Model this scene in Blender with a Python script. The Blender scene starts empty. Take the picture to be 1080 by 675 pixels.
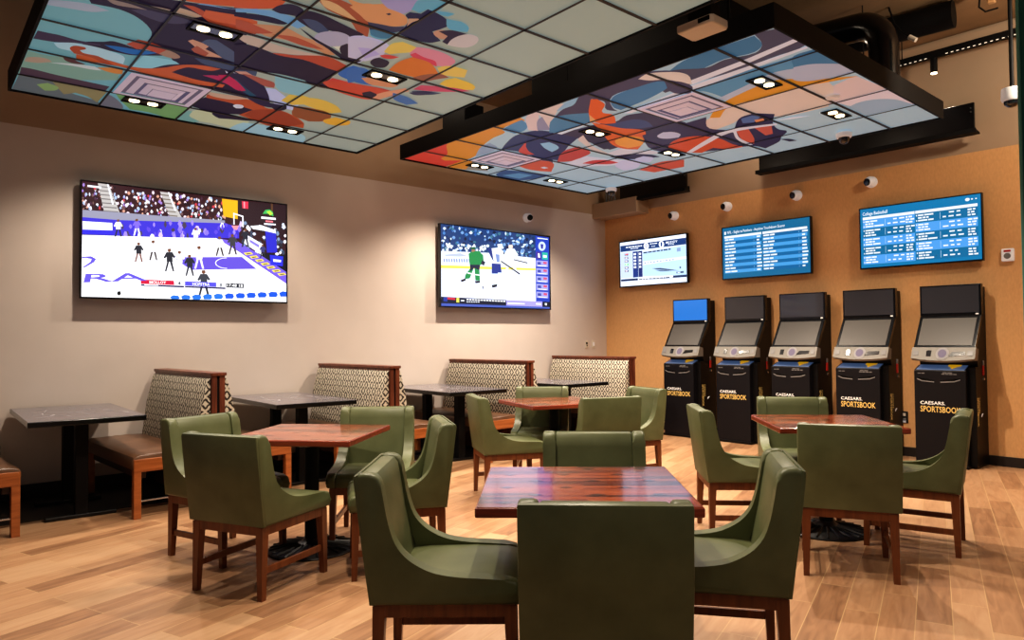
import bpy, bmesh, math, random
from mathutils import Vector, Matrix
PI = math.pi
R = math.radians
scene = bpy.context.scene
COL = scene.collection
ART_LEFT = [
[125,172,178,1,-7540,766,-4578,700,-4414,892,-4445,1301,-6932,2110,-7124,1462],
[168,172,185,1,-5013,764,-4953,857,-4916,970,-4940,1074,-5026,992,-5055,899,-5092,762],
[48,36,58,1,-4694,880,-4586,1092,-4535,1328,-4374,1705,-6000,2339,-5964,1990,-5703,1719,-5538,1622,-5346,1476,-5323,1382,-5101,1358,-4925,1225,-4877,1110,-4899,966],
[150,128,118,1,-4760,1007,-4762,1059,-4757,1150,-4777,1249,-4802,1169,-4822,1073],
[78,70,92,1,-4839,1170,-4778,1242,-4767,1344,-4756,1449,-4774,1523,-4876,1434,-4902,1340],
[196,165,142,1,-4703,1375,-4615,1390,-4621,1457,-4650,1534,-4701,1500,-4717,1404],
[190,155,135,1,-4705,1246,-4687,1297,-4681,1356,-4717,1350,-4724,1291],
[205,95,55,1,-4326,1257,-3965,1681,-4262,1807,-4398,1617,-4470,1475,-4510,1358],
[183,84,58,1,-4560,1389,-4541,1449,-4575,1526,-4636,1607,-4621,1672,-4582,1848,-4699,1895,-4720,1791,-4716,1608,-4646,1524],
[205,100,62,1,-4545,1517,-4518,1609,-4489,1703,-4495,1822,-4628,1876,-4629,1793,-4645,1708,-4673,1611,-4646,1533],
[120,158,192,1,-4516,1441,-4470,1475,-4448,1550,-4426,1628,-4325,1754,-4387,1779,-4444,1651,-4467,1557],
[50,42,72,1,-4515,1408,-4477,1510,-4443,1608,-4352,1751,-4417,1711,-4494,1584,-4518,1491],
[205,150,122,0,-5095,1584,-5050,1602,-5084,1726,-5161,1722,-5242,1877,-5296,1765,-5191,1675],
[172,88,66,0,-5224,1646,-5141,1659,-5221,1766,-5301,1767,-5272,1682],
[84,92,116,1,-5061,1661,-4983,1681,-4958,1729,-5053,1858,-5166,2001,-5277,1961,-5249,1870,-5116,1745],
[72,82,108,1,-5372,1714,-5349,1825,-5298,1989,-5329,2149,-5443,2195,-5451,2004,-5458,1821],
[146,194,204,1,-5867,1419,-5554,1426,-5540,1515,-5524,1615,-5583,1693,-5651,1642,-5752,1583],
[48,36,58,1,-5574,1052,-5472,1158,-5425,1199,-5429,1261,-5459,1374,-5418,1500,-5473,1534,-5559,1427,-5612,1348,-5619,1242,-5654,1067],
[42,108,172,1,-5529,1171,-5500,1251,-5477,1361,-5438,1496,-5543,1423,-5590,1343,-5572,1241],
[182,80,54,1,-5417,1282,-5286,1322,-5281,1399,-5326,1502,-5423,1633,-5484,1613,-5473,1534,-5433,1413,-5467,1358],
[170,132,110,1,-5451,1500,-5340,1524,-5382,1602,-5431,1636,-5484,1613,-5480,1545],
[48,36,58,1,-5782,1542,-5636,1609,-5549,1691,-5476,1807,-5463,1936,-5502,2219,-5868,2366,-5784,2127,-5808,1853,-5794,1684],
[200,96,54,1,-5838,1059,-5812,1231,-5843,1404,-5809,1510,-5714,1602,-5563,1695,-5482,1809,-5469,1938,-5554,1894,-5588,1743,-5663,1706,-5770,1677,-5815,1855,-5787,2083,-5866,2090,-5939,1852,-5932,1543,-5896,1341,-5956,1080],
[190,50,94,1,-5690,1878,-5635,1943,-5625,2025,-5706,2131,-5836,2272,-5856,2221,-5767,2098,-5711,1970],
[205,152,132,1,-5445,2034,-5399,2102,-5496,2228,-5602,2271,-5511,2124],
[215,205,210,0,-5478,1972,-5504,2008,-5529,2001],
[215,205,210,0,-5475,2029,-5487,2087,-5511,2091,-5498,2038],
[74,58,80,1,-5548,787,-5547,843,-5540,907,-5557,1016,-5533,1148,-5565,1154,-5624,1001,-5689,905,-5715,785],
[178,204,212,1,-5707,901,-5624,1001,-5605,1107,-5609,1178,-5663,1320,-5828,1358,-5803,1219,-5782,1114,-5795,1004,-5790,948],
[175,78,48,1,-5739,1002,-5670,1023,-5657,1076,-5683,1091,-5740,1063,-5779,1092,-5777,1184,-5895,1313,-5912,1264,-5832,1152,-5829,1045],
[138,166,150,1,-6650,811,-5974,790,-5990,898,-5956,1004,-6056,1227,-6050,1379,-6209,1415,-6708,818],
[182,152,132,1,-6121,807,-6070,862,-6065,923,-6109,955,-6195,879,-6222,803],
[96,60,60,1,-5949,996,-5937,1043,-5978,1094,-6002,1150,-6035,1111,-6042,1062,-6011,1020],
[214,136,68,1,-6025,1228,-5966,1298,-5939,1384,-6054,1403,-6072,1353,-6063,1297],
[206,204,200,1,-6135,941,-6079,1025,-6035,1119,-6010,1210,-6067,1267,-6095,1197,-6099,1086],
[92,68,80,1,-6366,800,-6357,853,-6384,1017,-6395,1155,-6412,1396,-6553,1394,-6550,1231,-6535,1041,-6554,814],
[112,116,118,1,-6993,815,-6537,812,-6573,941,-6570,1047,-6765,1174,-6885,1413,-7054,1448],
[152,136,98,1,-6541,1019,-6538,1181,-6554,1410,-6911,1410,-6784,1308,-6749,1219,-6852,1156,-6689,1081],
[148,170,110,1,-6719,947,-6627,1010,-6683,1088,-6792,1082,-6844,1020],
[125,120,128,1,-7054,1448,-6614,1424,-6672,1487,-6916,1613,-7045,1607],
[128,164,106,1,-6731,1552,-6518,1453,-6489,2031,-6791,2067,-7044,2084,-6915,1815,-6933,1672],
[200,196,158,1,-6918,2093,-6650,2095,-6534,2142,-6460,2201,-6510,2390,-6562,2590,-6983,2687,-6952,2553,-6901,2351,-6916,2229],
[132,172,162,1,-7002,2058,-6661,2051,-6642,2105,-6804,2132,-6909,2252,-6994,2204],
[166,196,202,1,-7030,2554,-6827,2546,-6689,2573,-6651,2760,-6725,3192,-7016,3330,-7051,2955,-7031,2705],
[48,36,58,1,-6502,2060,-6189,2063,-6137,2125,-6121,2201,-6121,2343,-6157,2505,-6247,2644,-6394,2562,-6470,2451,-6564,2248,-6530,2128],
[186,86,50,1,-6100,2050,-6080,2140,-6056,2224,-6014,2374,-6040,2469,-6140,2573,-6115,2665,-6332,3005,-6501,3085,-6525,2912,-6643,2784,-6541,2582,-6482,2456,-6264,2498,-6232,2385,-6200,2277,-6193,2070],
[202,162,136,1,-6038,2029,-6015,2163,-5991,2246,-6000,2357,-6112,2245,-6117,2084],
[214,208,214,1,-6268,2324,-6221,2321,-6195,2341,-6194,2377,-6224,2401,-6281,2404,-6312,2367],
[44,34,58,1,-6580,2254,-6520,2282,-6509,2340,-6527,2499,-6559,2648,-6604,2593,-6659,2445,-6699,2358,-6660,2306],
[192,192,222,1,-5708,2346,-5648,2367,-5626,2429,-5757,2582,-5864,2739,-6044,2763,-6046,2712,-5950,2531,-5869,2448],
[50,40,68,1,-5495,1997,-5471,2116,-5520,2246,-5787,2437,-5985,2535,-5976,2604,-5969,2684,-6077,2674,-6108,2535,-6042,2409,-5893,2256],
[48,84,106,1,-5614,2062,-5602,2101,-5731,2216,-5883,2376,-5924,2338,-5826,2230],
[196,48,88,1,-5601,1961,-5553,2018,-5632,2112,-5810,2261,-5846,2238,-5786,2125],
[170,90,74,1,-5456,2089,-5444,2149,-5462,2267,-5488,2357,-5601,2408,-5616,2354,-5549,2235],
[220,182,82,1,-5862,2580,-5676,2570,-5627,2672,-5745,2882,-5928,3029,-5837,2771,-5917,2705],
[162,92,54,1,-6063,2772,-5939,2767,-5895,2851,-5960,2990,-6128,3047,-6230,2957,-6220,2870],
[220,180,82,1,-5691,2664,-5621,2795,-5685,2998,-5822,3133,-5914,3073,-5869,2875],
[150,86,54,1,-5930,2723,-5894,2844,-5898,3020,-6005,3121,-6186,3121,-6267,3023,-6185,2851],
[224,168,62,1,-6147,3113,-5991,3159,-6017,3325,-6128,3362,-6223,3281,-6218,3172],
[160,70,46,1,-6440,2491,-6235,2513,-6119,2693,-6217,2844,-6361,3023,-6525,2962,-6665,2887,-6562,2666],
[40,32,55,1,-6097,2600,-5976,2630,-5968,2678,-6069,2713,-6163,2670],
[205,95,58,1,-4097,1526,-3890,1770,-4102,1839,-4228,1833,-4315,1754,-4394,1637],
[200,142,106,1,-4554,1800,-4503,1876,-4458,1979,-4523,2156,-4536,2285,-4675,2464,-4702,2412,-4660,2305,-4638,2109,-4671,1946],
[180,88,64,1,-4543,1702,-4533,1760,-4549,1821,-4596,1972,-4668,1897,-4714,1765],
[180,90,66,1,-4619,1973,-4561,2094,-4585,2227,-4634,2356,-4664,2244,-4649,2114],
[196,172,156,1,-4763,1802,-4737,1868,-4748,1978,-4766,2085,-4760,2206,-4744,2390,-4812,2293,-4888,2139,-4906,2014,-4835,1839],
[182,80,58,1,-4928,2084,-4884,2168,-4863,2232,-4791,2326,-4732,2428,-4800,2627,-4946,2630,-4961,2544,-4968,2457,-4954,2220],
[48,36,58,1,-4953,1845,-4891,1899,-4894,2009,-4932,2158,-4896,2322,-4935,2531,-4943,2619,-5136,2658,-5255,2671,-5282,2540,-5279,2309,-5411,2016],
[120,164,200,1,-4398,1647,-4333,1744,-4285,1830,-4286,1968,-4354,2085,-4425,2061,-4392,1950,-4390,1766,-4445,1665],
[40,34,62,1,-4460,1662,-4395,1769,-4370,1876,-4390,1978,-4427,1966,-4464,1842,-4509,1680],
[168,88,64,1,-3963,1975,-3874,2025,-3890,2145,-3936,2268,-4090,2398,-4254,2482,-4214,2385,-4098,2260,-4046,2077],
[215,170,124,1,-3955,1985,-3939,2031,-3951,2103,-4073,2306,-4068,2233,-4051,2137,-4023,2046],
[214,150,102,1,-3837,2097,-3836,2210,-3731,2333,-4011,2508,-4019,2418,-4018,2355,-3944,2272,-3918,2199],
[58,64,94,1,-4041,2359,-4019,2418,-4002,2502,-4124,2578,-4163,2514,-4170,2454],
[104,160,180,1,-4205,2464,-4153,2509,-4143,2590,-4201,2592,-4234,2535],
[52,44,68,1,-4270,1819,-4185,1832,-4124,1876,-4122,1929,-4156,1977,-4258,1983,-4270,1933,-4287,1876],
[48,38,62,1,-4282,1980,-4203,1967,-4142,1993,-4131,2082,-4170,2239,-4226,2439,-4289,2427,-4321,2382,-4319,2277,-4321,2217,-4397,2175,-4344,2071],
[72,82,112,1,-4272,2022,-4246,2053,-4240,2108,-4326,2235,-4399,2217,-4397,2175],
[196,188,212,1,-4339,2381,-4281,2402,-4249,2447,-4251,2623,-4315,2697,-4530,2677,-4701,2660,-4562,2559],
[166,152,206,1,-4450,2518,-4367,2559,-4416,2713,-4517,2692,-4603,2639],
[174,165,184,1,-4503,2215,-4417,2195,-4341,2227,-4297,2286,-4305,2363,-4363,2418,-4446,2429,-4522,2394,-4556,2327,-4554,2263],
[215,208,190,1,-4541,2372,-4497,2413,-4630,2518,-4592,2464],
[50,40,60,1,-4506,2413,-4435,2423,-4432,2464,-4511,2541,-4626,2652,-4700,2648,-4716,2599,-4664,2525],
[42,34,58,1,-4399,2058,-4430,2112,-4496,2224,-4569,2387,-4669,2573,-4719,2555,-4647,2438,-4594,2357,-4519,2215],
[140,180,188,1,-5322,2294,-5302,2387,-5303,2515,-5373,2620,-5651,2655,-5654,2570,-5632,2464],
[60,106,172,1,-4998,2658,-4867,2634,-4762,2659,-4779,2806,-4926,2823,-5041,2978,-5064,2889,-5051,2783],
[202,76,70,1,-5271,2652,-5094,2660,-5094,2844,-5054,3156,-5127,3283,-5215,3134,-5282,2909],
[50,40,60,1,-5290,2521,-5206,2574,-5235,2685,-5296,2866,-5306,2987,-5325,2831,-5351,2646],
[166,152,190,1,-3712,2244,-3556,2429,-3709,2481,-3792,2473,-3812,2414,-3780,2334],
[110,166,186,1,-3715,2475,-3550,2435,-3413,2542,-3594,2611,-3636,2598,-3653,2547,-3718,2539],
[215,150,104,1,-3924,2164,-3855,2193,-3810,2234,-3792,2371,-3805,2482,-3843,2530,-3926,2566,-3994,2518,-4039,2368,-3978,2262],
[58,48,72,1,-3866,2386,-3840,2396,-3848,2416,-3871,2410],
[66,66,92,1,-4038,2362,-4016,2437,-3994,2518,-3944,2577,-4025,2592,-4074,2568,-4116,2433],
[72,122,152,1,-4134,2428,-4096,2474,-4067,2586,-4175,2598,-4206,2540,-4196,2475],
[44,44,78,1,-3800,2489,-3750,2487,-3721,2552,-3642,2550,-3653,2632,-3683,2720,-3737,2784,-3825,2778,-3893,2758,-3980,2890,-4055,2849,-4078,2738,-4069,2598,-3934,2576,-3839,2535],
[205,160,130,1,-3830,2530,-3790,2577,-3801,2596,-3856,2579,-3932,2586],
[106,166,188,1,-3680,2717,-3665,2773,-3652,2820,-3689,2906,-3750,2942,-3787,2864,-3784,2810],
[106,166,188,0,-3632,2596,-3603,2661,-3587,2716,-3648,2705,-3657,2657],
[200,146,120,1,-3901,2773,-3851,2774,-3808,2839,-3847,2889,-3918,2903,-3956,2872,-3940,2820],
[54,40,64,1,-3861,2787,-3792,2845,-3776,2973,-3879,2957,-4001,2965,-3984,2904,-3885,2879],
[202,186,182,1,-4004,2961,-3907,2931,-3821,2937,-3766,2971,-3766,3038,-3806,3080,-3882,3106,-3958,3091,-3995,3021],
[196,186,206,1,-4325,2374,-4267,2426,-4254,2482,-4261,2618,-4430,2716,-4533,2714,-4632,2679,-4640,2546],
[180,165,205,1,-4439,2512,-4404,2592,-4446,2696,-4585,2652],
[222,188,96,1,-4391,2692,-4307,2669,-4220,2660,-4157,2699,-4175,2826,-4260,2847,-4345,2785,-4401,2750],
[215,135,150,1,-4297,2842,-4171,2823,-4147,2877,-4133,2952,-4143,3057,-4211,3189,-4325,3216,-4360,3138,-4313,2955],
[206,66,90,1,-4315,2860,-4260,2871,-4289,2963,-4298,3068,-4379,3142,-4364,3040,-4366,2954],
[205,72,66,1,-4467,2703,-4425,2730,-4403,2828,-4466,2802,-4489,2758],
[210,116,50,1,-4668,2903,-4504,2874,-4410,2880,-4341,2901,-4346,3052,-4497,3243,-4613,3212,-4668,3132],
[222,186,94,1,-4393,3156,-4320,3186,-4293,3245,-4286,3359,-4423,3438,-4460,3370,-4494,3260],
[150,90,70,1,-4683,3128,-4577,3161,-4482,3252,-4501,3346,-4608,3289,-4723,3248],
[226,182,68,1,-4669,3373,-4552,3356,-4476,3389,-4498,3567,-4536,3633,-4606,3667,-4659,3577,-4678,3463],
[200,80,104,1,-4909,3278,-4783,3276,-4718,3394,-4653,3544,-4640,3664,-4737,3578,-4854,3407],
[50,40,60,1,-4631,2722,-4551,2701,-4502,2718,-4520,2812,-4591,2846,-4653,2846,-4686,2793],
[70,110,170,1,-4859,2666,-4774,2689,-4753,2748,-4810,2823,-4974,2851,-5114,2805],
[205,140,104,1,-4946,2828,-4885,2886,-4862,2985,-4898,3138,-4969,3129,-5007,3048,-5027,2944],
[58,64,92,1,-4950,3292,-4878,3368,-4835,3514,-4920,3467,-4978,3380],
[200,80,60,1,-5214,2622,-5130,2706,-5107,2813,-5058,3119,-5089,3236,-5239,3207,-5361,3125,-5369,2936,-5319,2765],
[215,150,118,1,-5316,3088,-5117,3133,-4921,3216,-4960,3279,-5153,3221,-5315,3198],
[50,40,60,1,-5241,3002,-5165,3033,-5202,3119,-5301,3134,-5308,3062],
[74,110,162,1,-5079,3197,-5092,3339,-5176,3515,-5267,3453,-5219,3296],
[52,48,80,1,-4995,3298,-4902,3348,-4849,3429,-4935,3439,-5011,3365]
]
ART_RIGHT = [
[212,72,58,1,-6914,4455,-6425,4426,-6010,4448,-6431,4749,-6634,4819,-6506,5058,-6930,5074],
[216,140,54,1,-6486,4779,-6057,4477,-5690,4430,-5324,4420,-5118,4421,-4927,4481,-4962,4575,-5309,4585,-5383,4685,-5597,4719,-5921,4835,-6293,5036,-6524,5056,-6682,4893,-6628,4805],
[216,140,54,1,-6925,5081,-6514,5048,-6531,5184,-6886,5357],
[150,140,130,1,-6531,5184,-6597,5428,-6772,5615,-6886,5357],
[98,138,170,1,-5338,4610,-5152,4556,-4967,4534,-5049,4681,-5204,4787,-5358,4794],
[152,162,180,1,-6309,5045,-5912,4828,-5779,4815,-5856,4985,-6108,5067],
[70,70,102,1,-5893,5077,-5667,4951,-5414,4844,-5258,4836,-5116,4894,-5063,5035,-6066,6027,-5898,5550,-5847,5291],
[206,84,70,1,-5860,5303,-5642,5157,-5498,5072,-5695,5318,-5830,5504,-5902,5446],
[70,92,132,1,-6857,5811,-6597,5736,-6533,5909,-6491,6105,-6448,6380,-6781,6352,-7015,6195],
[110,150,180,1,-6837,5898,-6618,5985,-6593,6200,-6853,6197],
[204,94,68,1,-6339,5712,-6165,5665,-6005,5672,-5953,5893,-6310,6244,-6370,6110,-6392,5942],
[210,200,205,1,-6235,5986,-6170,5988,-6189,6077,-6252,6068],
[80,120,150,1,-3386,4608,-3127,4482,-2919,4464,-2549,4477,-2595,4661,-2700,4738,-2910,4686,-3174,4726],
[90,80,95,1,-2532,4440,-2402,4482,-2387,4895,-2473,4931,-2611,4929,-2964,4962,-3367,4946,-3643,4955,-3572,4619,-3282,4583,-3096,4731,-2918,4698,-2702,4755,-2595,4661],
[104,144,170,1,-3468,5061,-3128,5032,-2848,5027,-2398,5052,-2374,5178,-2466,5376,-2622,5296,-2812,5233,-3124,5363,-3393,5454,-3405,5197],
[184,180,190,1,-3471,5435,-3148,5334,-2807,5224,-2634,5283,-2466,5376,-2624,5715,-2754,5558,-2899,5393,-3183,5463,-3401,5537],
[222,188,168,1,-4285,6161,-4025,5979,-3794,5858,-3577,5820,-3186,5920,-2698,5873,-2902,6311,-3140,6326,-3323,6339,-3479,6044,-3582,6060,-3743,6168,-4090,6231],
[222,188,180,1,-3137,6188,-2868,5982,-2431,5785,-2392,6282,-2580,6355,-2853,6317,-3050,6356],
[226,200,200,1,-2836,6307,-2643,6308,-2392,6282,-2384,6619,-2401,6921,-2469,6661,-2612,6489,-2788,6534],
[164,174,186,1,-2807,6535,-2703,6479,-2610,6485,-2518,6549,-2461,6641,-2405,6916,-2637,6916,-2817,6928],
[222,190,172,1,-4035,6148,-3701,5754,-3311,5534,-2937,5462,-2731,5587,-2630,5748,-2925,6382,-3323,6339,-3535,6061],
[222,146,48,1,-3800,5850,-3682,5725,-3454,5550,-3168,5438,-3022,5400,-2896,5388,-2713,5552,-2600,5703,-2781,5689,-3024,5698,-3235,5699,-3505,5704,-3731,5913],
[222,146,48,1,-2793,5496,-2728,5599,-2621,5663,-2517,5730,-2420,5811,-2563,5782,-2712,5733,-2821,5690,-2890,5685],
[84,124,154,1,-2550,5025,-2388,5017,-2394,5293,-2396,5483,-2477,5357,-2569,5277,-2659,5236],
[184,178,190,1,-2659,5236,-2562,5264,-2472,5345,-2390,5469,-2398,5707,-2621,5663,-2750,5597,-2793,5496],
[218,188,182,1,-4796,4457,-4642,4452,-5129,4897,-5174,4806],
[220,192,182,1,-4676,4475,-4538,4455,-4400,4441,-4388,4515,-4609,4632,-5022,4966,-4829,4684],
[150,140,160,1,-5116,4875,-4862,4644,-4775,4614,-5033,4977],
[150,178,196,1,-4574,4597,-4374,4501,-4189,4465,-4075,4464,-4291,4573,-4505,4617],
[86,76,96,1,-4700,4705,-4491,4603,-4362,4594,-4149,4458,-4025,4444,-3882,4457,-3566,4393,-3328,4539,-3255,4672,-3440,4935,-3461,4719,-3679,4674,-3978,4674,-4195,4941,-4217,5028,-4255,4919,-4117,4724,-4142,4590,-4449,4909,-4557,4798],
[84,124,158,1,-4002,4701,-3844,4660,-3700,4664,-3517,4683,-3473,4735,-3533,4849,-3645,4909,-3893,4981,-4179,5023,-4175,4922],
[90,130,160,1,-5111,5034,-4739,4725,-4629,4725,-4534,4774,-4396,4888,-4627,5103,-4799,5110,-4978,5118],
[76,66,86,1,-5127,5070,-4891,5148,-4656,5174,-4509,5210,-4443,5255,-4248,5184,-4096,5238,-4094,5572,-4028,5791,-4441,6380,-4668,6104,-4882,5999,-5156,5999,-5100,5664,-5063,5389,-5345,5408],
[222,100,54,1,-4153,4593,-4113,4630,-4163,4786,-4337,4959,-4313,5054,-4468,5295,-4556,5224,-4570,5080,-4442,4885],
[228,165,110,1,-4453,4904,-4544,5111,-4611,5086],
[78,84,118,1,-4593,5265,-4408,5296,-4275,5340,-4241,5464,-4312,5664,-4471,5582,-4572,5407],
[214,102,58,1,-4603,5096,-4571,5241,-4543,5457,-4448,5685,-4576,5882,-4742,6057,-4950,6224,-5020,6119,-5022,5935,-4897,5656,-4731,5381],
[228,152,74,1,-4886,5770,-4780,5716,-4675,5746,-4632,5896,-4690,5992,-4831,6123,-4980,6094,-4973,5923],
[68,64,84,1,-4964,5371,-4876,5375,-4844,5477,-5023,5845,-5098,5978,-5184,5938,-5107,5672],
[215,190,182,1,-5087,5425,-4946,5352,-5063,5538,-5185,5781,-5277,6186,-5336,6064,-5273,5810,-5166,5584],
[208,208,214,1,-5096,5108,-4850,5085,-4628,5065,-4618,5113,-4891,5148,-5109,5171],
[208,196,200,1,-5276,6090,-5040,6049,-5000,6190,-4882,6381,-4860,6579,-4976,6505,-5157,6333,-5277,6234],
[60,54,80,1,-5359,6234,-5137,6309,-4996,6530,-4994,6681,-5198,6584,-5342,6408],
[192,182,198,1,-4484,5953,-4393,5883,-4313,5925,-4276,6025,-4312,6123,-4397,6182,-4482,6144,-4519,6050],
[140,165,190,1,-4724,6298,-4526,6107,-4461,6187,-4626,6464,-4747,6453],
[64,64,98,1,-5245,4872,-5092,5035,-5066,5207,-5051,5387,-5367,5559,-5838,5903,-5873,5757,-5742,5330],
[190,80,76,1,-5910,5941,-5489,5640,-5271,5631,-5369,5927,-5584,6009,-5768,6041],
[150,182,202,1,-5453,5234,-5352,5270,-5384,5405,-5455,5515,-5619,5574,-5562,5412],
[212,202,210,1,-5915,6075,-5659,6019,-5500,6012,-5435,6273,-5345,6487,-5569,6576,-5744,6450,-5896,6319],
[200,74,74,1,-5770,6220,-5591,6206,-5479,6323,-5466,6518,-5584,6493,-5699,6350],
[202,192,212,1,-5606,6620,-5406,6485,-5288,6494,-5260,6611,-5374,6793,-5549,6918,-5693,6880],
[196,190,214,1,-5239,6534,-5096,6506,-5065,6645,-5209,6780,-5304,6717],
[206,86,60,1,-5554,7005,-5284,6904,-5107,6884,-4898,7004,-5103,7294,-5310,7269,-5513,7257],
[72,62,86,1,-4567,5819,-4295,5833,-4066,5812,-3801,5795,-3991,6140,-3912,6359,-4095,7010,-4199,7000,-4433,6925,-4733,6713,-4854,6380],
[206,86,54,1,-4692,6428,-4405,6213,-4225,6272,-4133,6544,-4158,6933,-4079,7029,-4299,6982,-4384,6804,-4587,6892,-4709,6680],
[192,182,198,1,-4486,5956,-4368,5893,-4300,5951,-4295,6085,-4375,6170,-4473,6130,-4516,6052],
[58,46,74,1,-3741,6205,-3589,6051,-3451,6035,-3343,6207,-3493,6448,-3570,6712,-3543,6807,-3688,6978,-3791,7124,-4028,7268,-4058,7084,-4152,7013,-4027,6673],
[204,88,60,1,-3855,6391,-3732,6394,-3905,6821,-4009,7000,-4005,6768],
[200,92,70,1,-3688,6423,-3522,6470,-3685,6799,-3763,6795,-3722,6590],
[96,110,150,1,-3619,6091,-3501,6081,-3461,6173,-3601,6294,-3687,6236],
[226,140,90,1,-3562,6227,-3476,6242,-3514,6330,-3594,6325],
[216,202,206,1,-4700,6753,-4249,6471,-3913,6320,-3683,6394,-3475,6492,-3505,6549,-3724,6464,-3956,6431,-4310,6605,-4686,6818],
[216,202,206,1,-3875,6366,-3846,6377,-3981,6662,-4036,7024,-4095,7010,-4024,6677],
[50,42,64,1,-3739,7050,-3677,7099,-3653,7237,-3722,7209],
[222,208,210,0,-3335,4863,-2792,4800,-2402,4728,-2396,4788,-2823,4886,-3373,4955],
[222,208,210,0,-4217,5112,-3429,4972,-2397,4915,-2409,4956,-3317,5064,-4176,5160],
[222,196,182,1,-3578,4517,-3462,4479,-3373,4533,-3282,4642,-3271,4745,-3376,4952,-3407,4817,-3447,4690,-3541,4609],
[86,76,96,1,-3468,4704,-3395,4831,-3405,5001,-3514,5127,-3594,5014],
[228,214,214,0,-3465,6389,-3279,6425,-3142,6514,-3303,6473]
]
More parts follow.
